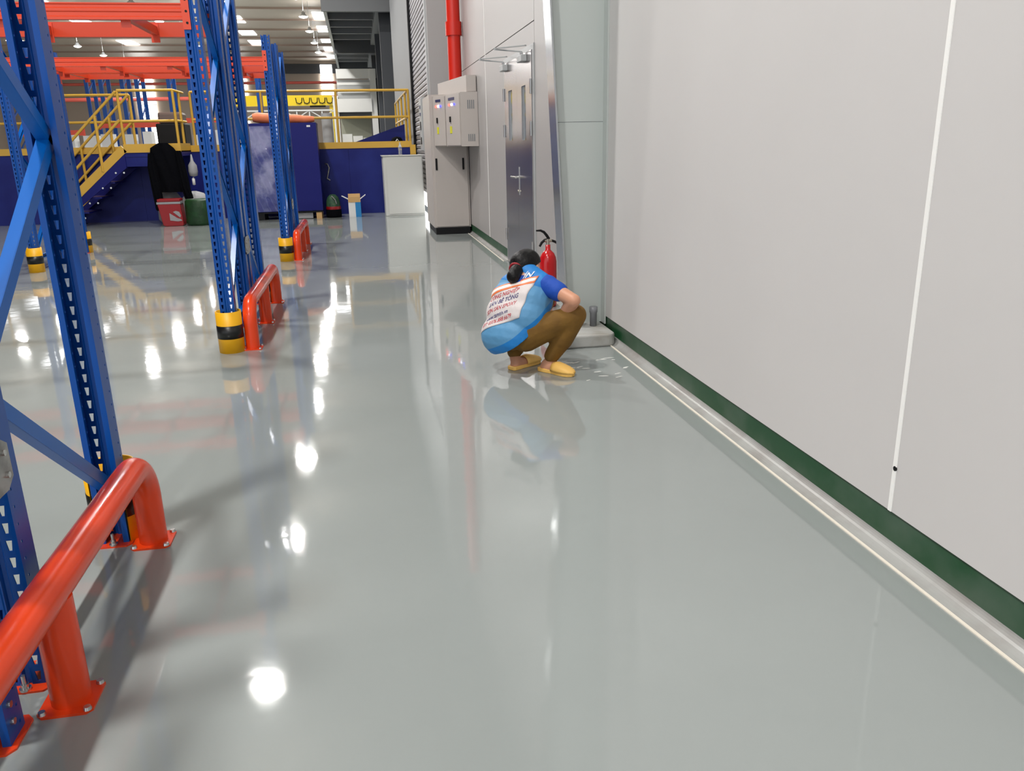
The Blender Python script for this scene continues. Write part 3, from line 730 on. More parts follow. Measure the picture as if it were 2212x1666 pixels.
# cooler, bags, jacket, dispenser
t = thing('cooler_bag', 'red cool box with a pale logo patch on the floor below the jacket', 'cool box', (-3.65, 17.0, 0))
MB().prism([(-3.80, 0.02), (-3.76, 0), (-3.44, 0), (-3.42, 0.03), (-3.44, 0.42), (-3.86, 0.42)], 16.78, 17.08, axis='y').build('body', M['coolr'], t, bevel=0.01)
B(-3.87, -3.435, 16.775, 17.085, 0.42, 0.46).build('rim', M['bagw'], t)
B(-3.86, -3.44, 16.78, 17.08, 0.46, 0.515).build('lid', M['coolr'], t, bevel=0.012)
MB().prism([(-3.66, 0.11), (-3.52, 0.09), (-3.44, 0.10), (-3.46, 0.13), (-3.52, 0.15), (-3.66, 0.25)], 16.773, 16.78, axis='y').build('logo_patch', M['bagw'], t)
MB().prism([(-3.59, 0.27), (-3.47, 0.16), (-3.45, 0.20), (-3.48, 0.27), (-3.54, 0.29)], 16.773, 16.78, axis='y').build('logo_patch', M['bagw'], t)
def sack(name, c, r, mt, lab, cat, prof):
    mb = MB(); n = 22
    for pr, pz in prof:
        for k in range(n):
            a = 2 * PI * k / n; w = 1 + 0.05 * math.sin(3 * a + pz * 20) + 0.03 * math.sin(7 * a - pz * 31)
            mb.v.append((c[0] + pr * r[0] * math.cos(a) * w, c[1] + pr * r[1] * math.sin(a) * w, c[2] + pz * r[2]))
    for i in range(len(prof) - 1):
        for k in range(n): mb.f.append([i * n + k, i * n + (k + 1) % n, (i + 1) * n + (k + 1) % n, (i + 1) * n + k]); mb.sm.append(True)
    mb.f.append(list(range(n))[::-1]); mb.sm.append(False); mb.f.append(list(range((len(prof) - 1) * n, len(prof) * n))); mb.sm.append(True)
    return tag(mb.build(name, M[mt]), lab, cat)
PR = [(0.8, 0), (1.0, 0.12), (1.0, 0.45), (0.92, 0.75), (0.6, 0.93), (0.15, 1.0)]
sack('tote_bag', (-3.12, 16.85, 0), (0.26, 0.18, 0.50), 'bagg', 'dark green woven bag on the floor right of the red cool box', 'bag', [(0.92, 0), (1.0, 0.1), (0.98, 0.6), (0.95, 0.92), (0.85, 1.0), (0.7, 0.9)])
sack('plastic_sack', (-3.80, 17.6, 0), (0.24, 0.2, 0.66), 'bagw', 'pale grey sack standing behind the red cool box', 'sack', PR)
sack('plastic_sack', (-3.28, 17.45, 0), (0.30, 0.24, 0.62), 'bagw', 'pale grey sack behind the dark green bag', 'sack', PR)
t = thing('hanging_jacket', 'black jacket hanging from the edge of the stair landing', 'jacket', (-3.72, 17.25, 0.3))
def cloth(pts, y, th=0.10):
    mb = MB(); nseg = 10; v = []; n = len(pts)
    for (xl, xr, z) in pts:
        for k in range(nseg + 1):
            u = k / nseg; x = xl + (xr - xl) * u
            v.append((x, y - th * math.sin(PI * u) * 0.7 - 0.025 * math.sin(u * 14 + z * 4), z))
        for k in range(nseg + 1):
            u = 1 - k / nseg; x = xl + (xr - xl) * u; v.append((x, y + 0.02 * math.sin(PI * u), z))
    m = 2 * (nseg + 1); f = []
    for i in range(n - 1):
        for k in range(m): f.append((i * m + k, i * m + (k + 1) % m, (i + 1) * m + (k + 1) % m, (i + 1) * m + k))
    mb.add(v, f, True); mb.add(v, [list(range(m)), list(range((n - 1) * m, n * m))]); return mb
cloth([(-3.80, -3.62, 1.55), (-3.95, -3.52, 1.46), (-3.98, -3.42, 1.30), (-3.92, -3.40, 1.0), (-3.86, -3.42, 0.75), (-3.84, -3.44, 0.62)], 17.26).build('jacket_body', M['cloth_bk'], t)
cloth([(-4.0, -3.88, 1.36), (-4.04, -3.86, 1.1), (-4.02, -3.84, 0.7), (-3.99, -3.83, 0.30), (-3.97, -3.85, 0.27)], 17.22, 0.07).build('sleeve', M['cloth_bk'], t)
cloth([(-3.50, -3.38, 1.40), (-3.48, -3.32, 1.0), (-3.46, -3.30, 0.7), (-3.42, -3.26, 0.5), (-3.40, -3.28, 0.47)], 17.20, 0.07).build('sleeve', M['cloth_bk'], t)
t = thing('hanging_dispenser', 'pale plastic bag with a small bottle hanging beside the black jacket', 'bag', (-3.28, 17.3, 0.9))
MB().lathe([(0.0, 0.0), (0.075, 0.02), (0.09, 0.10), (0.08, 0.22), (0.03, 0.30), (0.012, 0.42), (0.0, 0.43)], (-3.22, 17.3, 0.90), n=14).build('bag', M['bagw'], t)
MB().lathe([(0.0, 0.0), (0.03, 0.01), (0.03, 0.12), (0.01, 0.15), (0, 0.15)], (-3.23, 17.28, 0.74), n=12).build('small_bottle', M['white'], t)
# items on the deck
t = thing('wrapped_stack', 'black film wrapped stack standing on the deck behind the landing rail', 'stack', (-3.75, 20.0, 1.4))
B(-4.35, -3.75, 19.8, 20.5, 1.4, 1.98).build('stack_body', M['dark'], t, bevel=0.03)
B(-4.30, -3.80, 19.85, 20.45, 1.98, 2.22).build('stack_top', mat('brown_wrap', (110, 92, 84), 0.35), t, bevel=0.05)
t = thing('blue_ramp_plate', 'blue steel plate leaning low along the deck behind the yellow toe plate', 'plate', (0.3, 18.7, 1.4))
MB().prism([(-0.34, 1.40), (1.06, 1.40), (1.06, 1.86), (0.75, 1.76)], 18.9, 18.93, axis='y').build('plate', M['deckblue'], t)
t = thing('black_wheel_bag', 'black bundle with grey straps at the right end of the deck', 'bag', (0.85, 18.6, 1.4))
MB().lathe([(0, 0), (0.13, 0), (0.14, 0.08), (0.10, 0.17), (0.0, 0.2)], (0.86, 18.62, 1.4), n=14).build('bundle', M['cloth_bk'], t)
MB().tube([(0.80, 18.47, 1.44), (0.86, 18.46, 1.54), (0.93, 18.47, 1.45)], 0.015, n=8).build('strap', M['galv'], t)
t = thing('steel_canister', 'grey cylinder with dark feet on the deck right of the blue box', 'canister', (-0.55, 19.2, 1.4))
MB().cone((-0.62, 19.2, 1.44), (-0.62, 19.2, 2.12), 0.12, n=16).build('tank', M['lightsteel'], t)
MB().cone((-0.70, 19.15, 1.4), (-0.70, 19.15, 1.46), 0.04, n=10).build('foot', M['dark'], t)
MB().cone((-0.54, 19.15, 1.4), (-0.54, 19.15, 1.46), 0.04, n=10).build('foot', M['dark'], t)
# hook on blue wall
t = tag(MB().tube([(-0.70, DY - 0.01, 1.06), (-0.66, DY - 0.05, 1.06), (-0.63, DY - 0.05, 0.98), (-0.66, DY - 0.05, 0.86), (-0.69, DY - 0.05, 0.76), (-0.63, DY - 0.05, 0.72)], 0.016, n=8).build('steel_hook', M['galv']), 'curved grey steel hook on the blue wall above the backpack', 'hook')

# ================================================================== far machinery
t = thing('lift_tower', 'tall white framed goods lift tower beyond the deck', 'lift tower', (0.1, 45, 0))
for x, w in ((-0.98, 0.34), (1.02, 0.30)): B(x - w / 2, x + w / 2, 44.9, 45.3, 0, 5.2 if x > 0 else 3.9).build('column', M['white'], t)
B(-0.82, 1.2, 44.95, 45.3, 4.75, 5.2).build('top_panel', M['white'], t)
B(-0.82, 1.2, 45.3, 48, 3.3, 4.7).build('shaft_panel', M['lightsteel'], t)
for z in (4.05, 4.42): B(-0.8, 0.85, 44.85, 44.95, z, z + 0.12).build('guard_bar', M['white'], t)
B(-0.9, 0.9, 44.8, 45.1, 3.1, 3.75).build('car_front', M['white'], t)
B(-0.8, 0.85, 45.2, 47.5, 2.9, 3.1).build('car_floor', M['darksteel'], t)
B(-0.8, 0.85, 47.5, 47.7, 0.4, 3.0).build('back_panel', mat('pale_mesh', (176, 176, 158), 0.6), t)
for k in range(3): B(-0.7 + k * 0.52, -0.22 + k * 0.52, 43.5, 44.0, 0, 2.0 - 0.1 * k).build('white_crate', M['white'], t)
t = thing('bridge_crane', 'yellow bridge crane girder with black festoon cable far across the hall', 'crane', (-3.2, 40, 3.4))
B(-5.4, -0.98, 39.8, 40.2, 3.22, 3.66).build('girder', M['yelcr'], t)
mb = MB()
for k in range(5):
    x = -2.6 + k * 0.34; mb.tube([(x, 39.78, 3.55), (x + 0.03, 39.76, 3.34), (x + 0.16, 39.76, 3.30), (x + 0.26, 39.76, 3.36), (x + 0.28, 39.78, 3.55)], 0.02, n=6)
mb.build('festoon_cable', M['dark'], t)
B(-2.0, -1.3, 39.85, 40.15, 3.15, 3.22).build('trolley', M['dark'], t)
for x in (-5.3, -1.05): B(x - 0.08, x + 0.08, 39.9, 40.1, 0, 3.22).build('leg', M['yelcr'], t)
t = thing('white_truss', 'white lattice truss beam under the yellow crane', 'truss', (-3.2, 39, 2.8))
for z in (2.66, 2.98): B(-5.4, -1.0, 38.95, 39.05, z - 0.03, z + 0.03).build('chord', M['white'], t)
for k in range(8):
    x = -5.3 + k * 0.55
    MB().bar((x, 39, 2.66), (x, 39, 2.98), 0.05, 0.05, up=(1, 0, 0)).build('strut', M['white'], t)
    MB().bar((x, 39, 2.66 if k % 2 else 2.98), (x + 0.55, 39, 2.98 if k % 2 else 2.66), 0.04, 0.04).build('diagonal', M['white'], t)
for x in (-5.35, -1.05): B(x - 0.05, x + 0.05, 38.95, 39.05, 0, 2.66).build('leg', M['white'], t)
# upper mezzanine along the right wall
t = thing('upper_mezzanine', 'dark underside of an upper steel mezzanine with joists at top centre', 'mezzanine', (0.3, 40, 6))
B(-0.86, 1.48, 30, 54, 6.35, 6.45).build('deck', M['darksteel'], t)
B(-0.86, -0.74, 30, 54, 6.0, 6.35).build('edge_beam', M['lightsteel'], t)
B(-0.86, 1.48, 29.8, 30.0, 5.72, 6.9).build('front_fascia', M['midsteel'], t)
for y in (41.5, 53.9): B(-0.74, 1.48, y, y + 0.15, 5.6, 6.35).build('cross_beam', M['darksteel'], t)
for k in range(10):
    y = 32.0 + k * 2.05
    if abs(y - 41.5) < 0.6: continue
    B(-0.74, 1.30, y, y + 0.18, 6.05, 6.34).build('joist', M['midsteel'], t)
B(0.95, 1.30, 30.2, 53, 5.95, 6.34).build('wall_beam', M['midsteel'], t)
for y, mt in ((31, 'darksteel'), (37.5, 'darksteel'), (46, 'darksteel')):
    B(1.05, 1.45, y, y + 0.35, 0, 6.35).build('column', M[mt], t)
# far pallet racks, cartons
PMf = MB().box(-0.05, 0.05, -0.04, 0.04, 0, 4.2)
tpl = None
for i, (x, y) in enumerate(((-8.1, 30), (-7.55, 30.4), (-7.0, 30.0), (-6.2, 31), (-5.6, 31.4), (-10.2, 28), (-9.4, 33), (-3.6, 34))):
    lab = 'far blue rack frame beyond the deck, %s from the left' % ORD[sorted([-8.1, -7.55, -7.0, -6.2, -5.6, -10.2, -9.4, -3.6]).index(x)]
    if tpl is None:
        tpl = thing('distant_rack_frame', lab, 'rack frame', (x, y, 0), 0, 'far rack frames')
        for yy in (0, 0.9): B(-0.06, 0.06, yy - 0.04, yy + 0.04, 0, 4.3).build('post', M['blue'], tpl, local=True)
        for k in range(4): MB().bar((0, 0, 0.4 + k), (0, 0.9, 0.9 + k), 0.03, 0.05).build('brace', M['blue'], tpl, local=True)
    else: dup(tpl, (x, y, 0), 0, lab, 'far rack frames')
tb = None
for j, (x, y, z) in enumerate(((-8.3, 30, 2.15), (-8.3, 30, 3.9), (-6.4, 31, 2.3), (-10.4, 28.2, 1.9))):
    lab = 'far orange beam beyond the deck, ' + ['lower left one', 'top one under the pipes', 'lower right one', 'leftmost one'][j]
    if tb is None:
        tb = thing('distant_rack_beam', lab, 'beam', (x, y - 0.08, z), 0, 'far rack beams')
        B(0, 2.1, -0.03, 0.03, 0, 0.16).build('beam_body', M['orangeb'], tb, local=True)
        for xe in (0, 2.1): B(xe - 0.03, xe + 0.03, -0.04, 0.04, -0.04, 0.22).build('connector', M['orangeb'], tb, local=True)
    else: dup(tb, (x, y - 0.08, z), 0, lab, 'far rack beams')
rs = random.Random(11)
cc = [(-8.3, 0.5, 'white_carton'), (-7.75, 0.42, 'white_carton'), (-7.2, 0.36, 'white_carton'), (-6.5, 0.3, 'white_carton'), (-6.1, 0.28, 'white_carton'), (-4.6, 0.3, 'white_carton'), (-4.1, 0.3, 'white_carton'), (-3.4, 0.25, 'white_carton'), (-1.5, 0.3, 'white_carton')]
for i, (x, w, nm) in enumerate(cc):
    y = 26.0 + rs.random() * 0.8; h = rs.uniform(1.75, 2.0)
    t = thing(nm, 'white stacked carton beyond the deck railing, %s from the left' % ORD[i], 'carton', (x, y, 0), 0, 'white cartons beyond the deck')
    B(-w / 2, w / 2, 0, 0.5, 0, h - 0.35).build('lower_box', M['cardw'], t, local=True)
    B(-w / 2 + 0.02, w / 2 - 0.03, 0.02, 0.48, h - 0.35, h).build('upper_box', M['cardw'], t, local=True)
for i, (y, z, r) in enumerate(((80, 7.0, 0.12), (70, 5.2, 0.14))):
    tag(MB().cone((-30, y, z), (1.2, y, z), r, n=8).build('service_pipe', M['redthin']), ['long red service pipe high on the far wall', 'long red service pipe lower down across the far hall'][i], 'pipe')

# ================================================================== the crouching person
PEL = Vector((0.895, 4.96, 0.27))
NECK = Vector((1.02, 5.045, 0.60))
S_DIR = (NECK - PEL).normalized()
T_DIR = Vector((0.66, -0.60, 0.40)).normalized()
N_DIR = T_DIR.cross(S_DIR).normalized()
HEM_CO = Vector((0.815, 4.95, 0.155)); HEM_NO = Vector((0.6, 0.0, -0.8))
M['vest'] = vest_material()

def capsule(mb, p0, p1, r0, r1, n=16, sq=None):
    """sq=(axis vector, factor): flatten the cross-section along axis"""
    p0 = Vector(p0); p1 = Vector(p1); d = p1 - p0
    L = d.length
    d = d.normalized() if L > 1e-6 else Vector((0, 0, 1))
    if sq: u = (Vector(sq[0]) - d * Vector(sq[0]).dot(d)).normalized(); fu = sq[1]
    else: u = d.orthogonal().normalized(); fu = 1.0
    w = d.cross(u); rings = []
    for i in range(1, 6):
        a = PI / 2 * i / 5; rings.append((p0 - d * r0 * math.cos(a), r0 * math.sin(a)))
    for i in range(0, 5):
        a = PI / 2 * i / 5; rings.append((p1 + d * r1 * math.sin(a), r1 * math.cos(a)))
    v = []
    for c, r in rings:
        for k in range(n):
            a = 2 * PI * k / n; v.append(c + u * math.cos(a) * r * fu + w * math.sin(a) * r)
    f = [(i * n + k, i * n + (k + 1) % n, (i + 1) * n + (k + 1) % n, (i + 1) * n + k) for i in range(len(rings) - 1) for k in range(n)]
    f += [tuple(range(n))[::-1], tuple(range((len(rings) - 1) * n, len(rings) * n))]
    mb.add(v, f, True)
def blob(name, caps, mt, parent, voxel=0.009, smooth=6, cut=None, extra=None):
    mb = MB()
    for c in caps: capsule(mb, *c)
    if extra: extra(mb)
    me = mb.mesh(name + '_raw', None)
    tmp = bpy.data.objects.new('tmp', me); COL.objects.link(tmp)
    r = tmp.modifiers.new('r', 'REMESH'); r.mode = 'VOXEL'; r.voxel_size = voxel
    s = tmp.modifiers.new('s', 'SMOOTH'); s.iterations = smooth; s.factor = 0.5
    dg = bpy.context.evaluated_depsgraph_get(); dg.update()
    out = bpy.data.meshes.new_from_object(tmp.evaluated_get(dg)); out.name = name
    bpy.data.objects.remove(tmp); bpy.data.meshes.remove(me)
    bm = bmesh.new(); bm.from_mesh(out)
    if cut:
        for co, no in cut:
            bmesh.ops.bisect_plane(bm, geom=bm.verts[:] + bm.edges[:] + bm.faces[:], plane_co=co, plane_no=no, clear_outer=True)
    off = Vector(parent.location) if parent else Vector((0, 0, 0))
    world = [v.co.copy() for v in bm.verts]
    bm.verts.index_update()
    tree = BVHTree.FromBMesh(bm)
    for v in bm.verts: v.co -= off
    for f in bm.faces: f.smooth = True
    bm.to_mesh(out); bm.free()
    out.materials.clear(); out.materials.append(mt)
    return link(name, out, parent), tree

person = thing('person', 'person crouching by the column in a blue printed vest, khaki trousers and yellow slippers', 'person', (0.98, 4.92, 0))
fw = Vector((0.70, 0.70, 0)).normalized(); rt = Vector((0.70, -0.70, 0)).normalized()
HIPR = PEL + rt * 0.085 + Vector((0.01, 0, -0.02)); HIPL = PEL - rt * 0.085 + Vector((0.01, 0, -0.02))
KNR = Vector((1.262, 4.78, 0.378)); KNL = Vector((1.16, 5.20, 0.40))
ANR = Vector((1.128, 4.872, 0.085)); ANL = Vector((0.915, 5.035, 0.085))
SHR = Vector((1.115, 4.915, 0.552)); SHL = Vector((0.915, 5.145, 0.525))
ELR = Vector((1.232, 4.715, 0.487)); WRR = Vector((1.185, 4.93, 0.31))
ELL = Vector((1.10, 5.26, 0.42)); WRL = Vector((1.22, 5.11, 0.27))
HEAD = Vector((1.012, 5.125, 0.645))
fR = Vector((0.62, -0.78, 0)).normalized(); fL = Vector((0.82, 0.57, 0)).normalized()
HR = Vector((1.085, 4.91, 0.03)); HL = Vector((0.905, 4.995, 0.03))
caps = [
    (PEL, PEL + S_DIR * 0.16, 0.115, 0.11), (PEL + S_DIR * 0.16, PEL + S_DIR * 0.30, 0.115, 0.10),
    (SHR, SHL, 0.055, 0.055), (NECK - S_DIR * 0.03, HEAD - Vector((0.0, 0, 0.05)), 0.048, 0.045),
    (SHR, ELR, 0.052, 0.041), (ELR, ELR.lerp(WRR, 0.35), 0.042, 0.043), (ELR.lerp(WRR, 0.35), WRR, 0.043, 0.027),
    (SHL, ELL, 0.05, 0.04), (ELL, WRL, 0.042, 0.027),
    (HIPR, KNR, 0.09, 0.055), (KNR, ANR, 0.055, 0.036), (HIPL, KNL, 0.09, 0.055), (KNL, ANL, 0.055, 0.036),
    (HEAD, HEAD + fw * 0.02 + Vector((0, 0, 0.01)), 0.088, 0.088), (HEAD + fw * 0.045 + Vector((0, 0, -0.055)), HEAD + fw * 0.075 + Vector((0, 0, -0.075)), 0.058, 0.036),
    (HEAD + fw * 0.10 + Vector((0, 0, -0.03)), HEAD + fw * 0.118 + Vector((0, 0, -0.045)), 0.012, 0.014),   # nose
]
for A, H, d in ((ANR, HR, fR), (ANL, HL, fL)):
    caps += [(A, H + d * 0.015 + Vector((0, 0, 0.012)), 0.036, 0.034), (H + d * 0.01, H + d * 0.13 + Vector((0, 0, 0.0)), 0.034, 0.036), (H + d * 0.12 + Vector((0, 0, 0)), H + d * 0.195 + Vector((0, 0, -0.004)), 0.036, 0.024)]
# hands with five fingers each
def hand(W_, dirv, palm_n, thumb_side):
    out = []; dirv = dirv.normalized(); side = palm_n.cross(dirv).normalized() * thumb_side
    c = W_ + dirv * 0.02; e = W_ + dirv * 0.085
    for k, s in enumerate((0.028, 0.010, -0.009, -0.027)):
        out.append((c + side * s * 0.7, e + side * s, 0.013, 0.012))
        L = (0.036, 0.042, 0.038, 0.030)[k]
        a = e + side * s; b_ = a + (dirv * 0.85 + palm_n * 0.5).normalized() * L; g = b_ + (dirv * 0.4 + palm_n * 0.9).normalized() * L * 0.75
        out.append((a, b_, 0.0095, 0.009)); out.append((b_, g, 0.009, 0.0075))
    tb0 = c + side * 0.026 + dirv * 0.012; tb1 = tb0 + (side * 0.8 + dirv * 0.6 + palm_n * 0.3).normalized() * 0.035; tb2 = tb1 + (dirv * 0.9 + palm_n * 0.5).normalized() * 0.028
    out += [(tb0, tb1, 0.013, 0.0105), (tb1, tb2, 0.0105, 0.0085)]
    return out
caps += hand(WRR, Vector((-0.05, 0.45, -0.75)), Vector((0.5, 0.7, 0.45)).normalized(), 1)
caps += hand(WRL, Vector((0.15, -0.35, -0.75)), Vector((0.2, -0.7, 0.35)).normalized(), -1)
# ears
ear_c = HEAD + rt * 0.088 + fw * 0.005 + Vector((0, 0, -0.01)); ear_l = HEAD - rt * 0.088 + fw * 0.005 + Vector((0, 0, -0.01))
for c in (ear_c, ear_l): caps.append((c + Vector((0, 0, -0.018)), c + Vector((0, 0, 0.018)) - fw * 0.006, 0.013, 0.017))
body, _ = blob('body', caps, M['skin'], person, voxel=0.0062, smooth=4)
# face details (turned to the wall)
for s in (-1, 1):
    MB().lathe([(0.0, -0.008), (0.008, -0.004), (0.009, 0.0), (0.008, 0.004), (0, 0.008)], tuple(HEAD + fw * 0.098 + rt * s * 0.033 + Vector((0, 0, -0.005))), n=10).build('eye', M['white'], person)
    MB().bar(HEAD + fw * 0.10 + rt * s * 0.018 + Vector((0, 0, 0.016)), HEAD + fw * 0.092 + rt * s * 0.05 + Vector((0, 0, 0.016)), 0.006, 0.006).build('eyebrow', M['hair'], person)
MB().tube([ear_c + fw * 0.0 + rt * 0.012 + Vector((0, 0, 0.02)), ear_c + rt * 0.014 + fw * 0.012 + Vector((0, 0, -0.004)), HEAD + fw * 0.06 + rt * 0.062 + Vector((0, 0, -0.055))], 0.0028, n=6).build('mask_strap', M['white'], person)
mk = MB(); capsule(mk, HEAD + fw * 0.082 + Vector((0, 0, -0.062)), HEAD + fw * 0.092 + Vector((0, 0, -0.075)), 0.05, 0.044)
mk.build('face_mask', M['cardw'], person)
# hair
def hx(mb): pass
hc = [(HEAD - fw * 0.006 + Vector((0, 0, 0.016)), HEAD + fw * 0.022 + Vector((0, 0, 0.024)), 0.098, 0.094),
      (HEAD - fw * 0.05 + Vector((0, 0, -0.01)), HEAD - fw * 0.03 + Vector((0, 0, 0.03)), 0.07, 0.075)]
hair, _ = blob('hair', hc, M['hair'], person, voxel=0.007, smooth=4, cut=[(HEAD + fw * 0.055 + Vector((0, 0, -0.03)), (fw + Vector((0, 0, -0.75))).normalized()), (HEAD + rt * 0.055 + Vector((0, 0, -0.012)), (rt * 0.75 + fw * 0.3 + Vector((0, 0, -0.9))).normalized())])
BUN = Vector((0.918, 4.99, 0.622))
bun, _ = blob('hair_bun', [(BUN + Vector((0.015, 0.015, 0.02)), BUN + Vector((-0.01, -0.01, -0.012)), 0.042, 0.044), (HEAD - fw * 0.08 + Vector((0, 0, 0.0)), BUN + Vector((0.02, 0.02, 0.02)), 0.038, 0.032)], M['hair'], person, voxel=0.006, smooth=3)
ht = MB(); c0 = HEAD - fw * 0.105 + Vector((-0.004, -0.01, 0.0)); dr_ = (BUN - HEAD).normalized(); u_ = dr_.orthogonal().normalized(); w_ = dr_.cross(u_)
ht.tube([c0 + (u_ * math.cos(a) + w_ * math.sin(a)) * 0.039 for a in [2 * PI * k / 18 for k in range(19)]], 0.008, n=8).build('hair_tie', M['hairtie'], person)
# trousers
tc = [(PEL + Vector((-0.005, 0, -0.01)), PEL + S_DIR * 0.08, 0.122, 0.105), (HIPR, KNR, 0.112, 0.066), (HIPL, KNL, 0.112, 0.066),
      (KNR + Vector((0, 0, 0.004)), KNR.lerp(ANR, 0.55), 0.068, 0.066), (KNR.lerp(ANR, 0.5), ANR + Vector((0, 0, 0.022)), 0.066, 0.050),
      (KNL, KNL.lerp(ANL, 0.55), 0.068, 0.064), (KNL.lerp(ANL, 0.5), ANL + Vector((0, 0, 0.022)), 0.064, 0.049)]
trous, _ = blob('trousers', tc, M['trous'], person, voxel=0.008, smooth=6, cut=[(Vector((0, 0, 0.078)), Vector((0, 0, -1)))])
# shirt with sleeves
sc_ = [(SHR - (ELR - SHR).normalized() * 0.03, SHR.lerp(ELR, 0.42), 0.066, 0.062), (SHL, SHL.lerp(ELL, 0.5), 0.07, 0.066), (SHR, SHL, 0.07, 0.066), (PEL + S_DIR * 0.14, PEL + S_DIR * 0.28, 0.125, 0.11)]
shirt, _ = blob('shirt', sc_, M['shirt'], person, voxel=0.008, smooth=5)
# vest
side = rt
vc = [(PEL + Vector((-0.02, -0.01, -0.035)) + side * 0.045, PEL + Vector((-0.02, -0.01, -0.035)) - side * 0.06, 0.142, 0.137),
      (PEL + S_DIR * 0.10 + side * 0.075, PEL + S_DIR * 0.10 - side * 0.07, 0.145, 0.140),
      (PEL + S_DIR * 0.20 + side * 0.075, PEL + S_DIR * 0.20 - side * 0.075, 0.132, 0.130),
      (PEL + S_DIR * 0.285 + side * 0.085, PEL + S_DIR * 0.275 - side * 0.09, 0.098, 0.096),
      (SHR + Vector((-0.03, 0.03, 0.012)), NECK + S_DIR * 0.005, 0.066, 0.072), (SHL + Vector((0.03, -0.03, 0.012)), NECK + S_DIR * 0.005, 0.066, 0.072),
      (PEL + fw * 0.10 + side * 0.10 + Vector((0, 0, 0.06)), PEL + S_DIR * 0.2 + fw * 0.06 + side * 0.10, 0.085, 0.085)]
vest, vtree = blob('vest', vc, M['vest'], person, voxel=0.007, smooth=7, cut=[(HEM_CO, HEM_NO.normalized())])
solid(vest, 0.006)
# prints follow the vest surface
def onvest(u, v, lift=0.003):
    o_ = PEL + T_DIR * u + S_DIR * v + N_DIR * 0.6
    h = vtree.ray_cast(o_, -N_DIR)
    if h[0] is None: return None
    return h[0] + N_DIR * (lift + 0.003)
def patch(name, u0, u1, v0, v1, mt, nu=30, nv=24, lift=0.003, skew=0.0):
    mb = MB(); idx = {}
    for j in range(nv + 1):
        for i in range(nu + 1):
            vv = v0 + (v1 - v0) * j / nv; uu = u0 + (u1 - u0) * i / nu + skew * (vv - v0)
            p = onvest(uu, vv, lift)
            if p is not None: idx[i, j] = len(mb.v); mb.v.append(tuple(p))
    for j in range(nv):
        for i in range(nu):
            q = [(i, j), (i + 1, j), (i + 1, j + 1), (i, j + 1)]
            if all(k in idx for k in q):
                P = [Vector(mb.v[idx[k]]) for k in q]
                if max((P[a] - P[(a + 1) % 4]).length for a in range(4)) < 0.05: mb.f.append([idx[k] for k in q]); mb.sm.append(True)
    ob = mb.build(name, mt, person); solid(ob, 0.002); return ob
patch('print_panel', -0.24, 0.15, 0.0, 0.245, M['pwhite'])
patch('orange_stripe', -0.24, 0.15, 0.240, 0.292, M['strip_o'], nv=8, lift=0.0045)
patch('silver_stripe', -0.24, 0.147, 0.254, 0.279, M['strip_w'], nv=5, lift=0.006)
def text(name, s, u, v, h, mt, wide=1.0, bold=0.0, align='LEFT'):
    cu = bpy.data.curves.new(name, 'FONT'); cu.body = s; cu.size = 1.0; cu.align_x = align; cu.offset = bold; cu.resolution_u = 2
    to = bpy.data.objects.new('tmp', cu); COL.objects.link(to)
    dg = bpy.context.evaluated_depsgraph_get(); dg.update()
    me = bpy.data.meshes.new_from_object(to.evaluated_get(dg)); bpy.data.objects.remove(to)
    bm = bmesh.new(); bm.from_mesh(me)
    bad = []
    off = Vector(person.location)
    for vtx in bm.verts:
        p = onvest(u + vtx.co.x * h * wide, v + vtx.co.y * h, 0.0055)
        if p is None: bad.append(vtx)
        else: vtx.co = p - off
    bmesh.ops.delete(bm, geom=bad, context='VERTS')
    longf = [f for f in bm.faces if max(e.calc_length() for e in f.edges) > 0.06]
    bmesh.ops.delete(bm, geom=longf, context='FACES')
    bm.to_mesh(me); bm.free(); me.name = name; me.materials.clear(); me.materials.append(mt)
    return link(name, me, person)
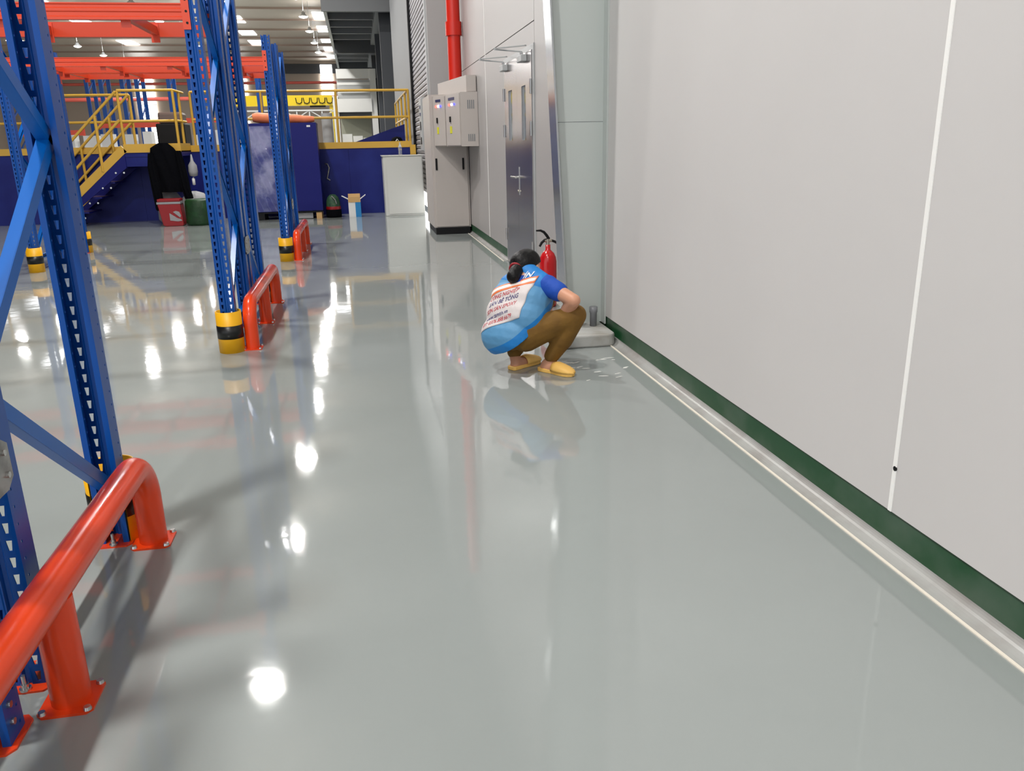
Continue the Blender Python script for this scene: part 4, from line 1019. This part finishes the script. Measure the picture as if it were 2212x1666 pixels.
text('lettering', 'TÍN', 0.105, 0.298, 0.060, M['psil'], 1.0, 0.02, 'RIGHT')
text('lettering', 'CÔNG NGHIỆP', 0.075, 0.198, 0.040, M['pred'], 0.82, 0.012, 'RIGHT')
text('lettering', 'SÀN BÊ TÔNG', 0.09, 0.152, 0.042, M['pnavy'], 0.82, 0.012, 'RIGHT')
text('lettering', 'SƠN SÀN EPOXY', 0.09, 0.106, 0.038, M['pred'], 0.80, 0.012, 'RIGHT')
text('lettering', 'www.tamtin.vn', 0.05, 0.062, 0.038, M['pnavy'], 0.80, 0.012, 'RIGHT')
text('lettering', 'ĐT: 0376.888.6679', 0.085, 0.022, 0.038, M['pred'], 0.78, 0.012, 'RIGHT')
# slippers
def slipper(H, d, lab):
    mb = MB(); sd = Vector((0, 0, 1)).cross(d)
    prof = [(-0.035, 0.026), (-0.02, 0.036), (0.03, 0.039), (0.08, 0.036), (0.13, 0.042), (0.18, 0.045), (0.215, 0.036), (0.236, 0.016)]
    out = [H + d * a + sd * w for a, w in prof] + [H + d * a - sd * w for a, w in reversed(prof)]
    pts = [(p.x, p.y) for p in out]
    mb.prism(pts, 0.0, 0.026)
    so = mb.build('slipper_sole', M['slip'], person, bevel=0.005)
    up = MB(); n = 14; rows_ = [(0.085, 0.044, 0.060), (0.115, 0.048, 0.064), (0.15, 0.049, 0.057), (0.19, 0.046, 0.046), (0.22, 0.036, 0.034), (0.236, 0.020, 0.024), (0.243, 0.004, 0.006)]
    v = []
    for a, w, z in rows_:
        for k in range(n + 1):
            t_ = PI * k / n; p = H + d * a + sd * (w * math.cos(t_)); v.append((p.x, p.y, 0.022 + (z - 0.022 + 0.012) * math.sin(t_) ** 0.8))
    f = [(i * (n + 1) + k, i * (n + 1) + k + 1, (i + 1) * (n + 1) + k + 1, (i + 1) * (n + 1) + k) for i in range(len(rows_) - 1) for k in range(n)]
    up.add(v, f, True)
    solid(up.build('slipper_upper', M['slip'], person), 0.006)
slipper(Vector((HR.x, HR.y, 0)), fR, ''); slipper(Vector((HL.x, HL.y, 0)), fL, '')
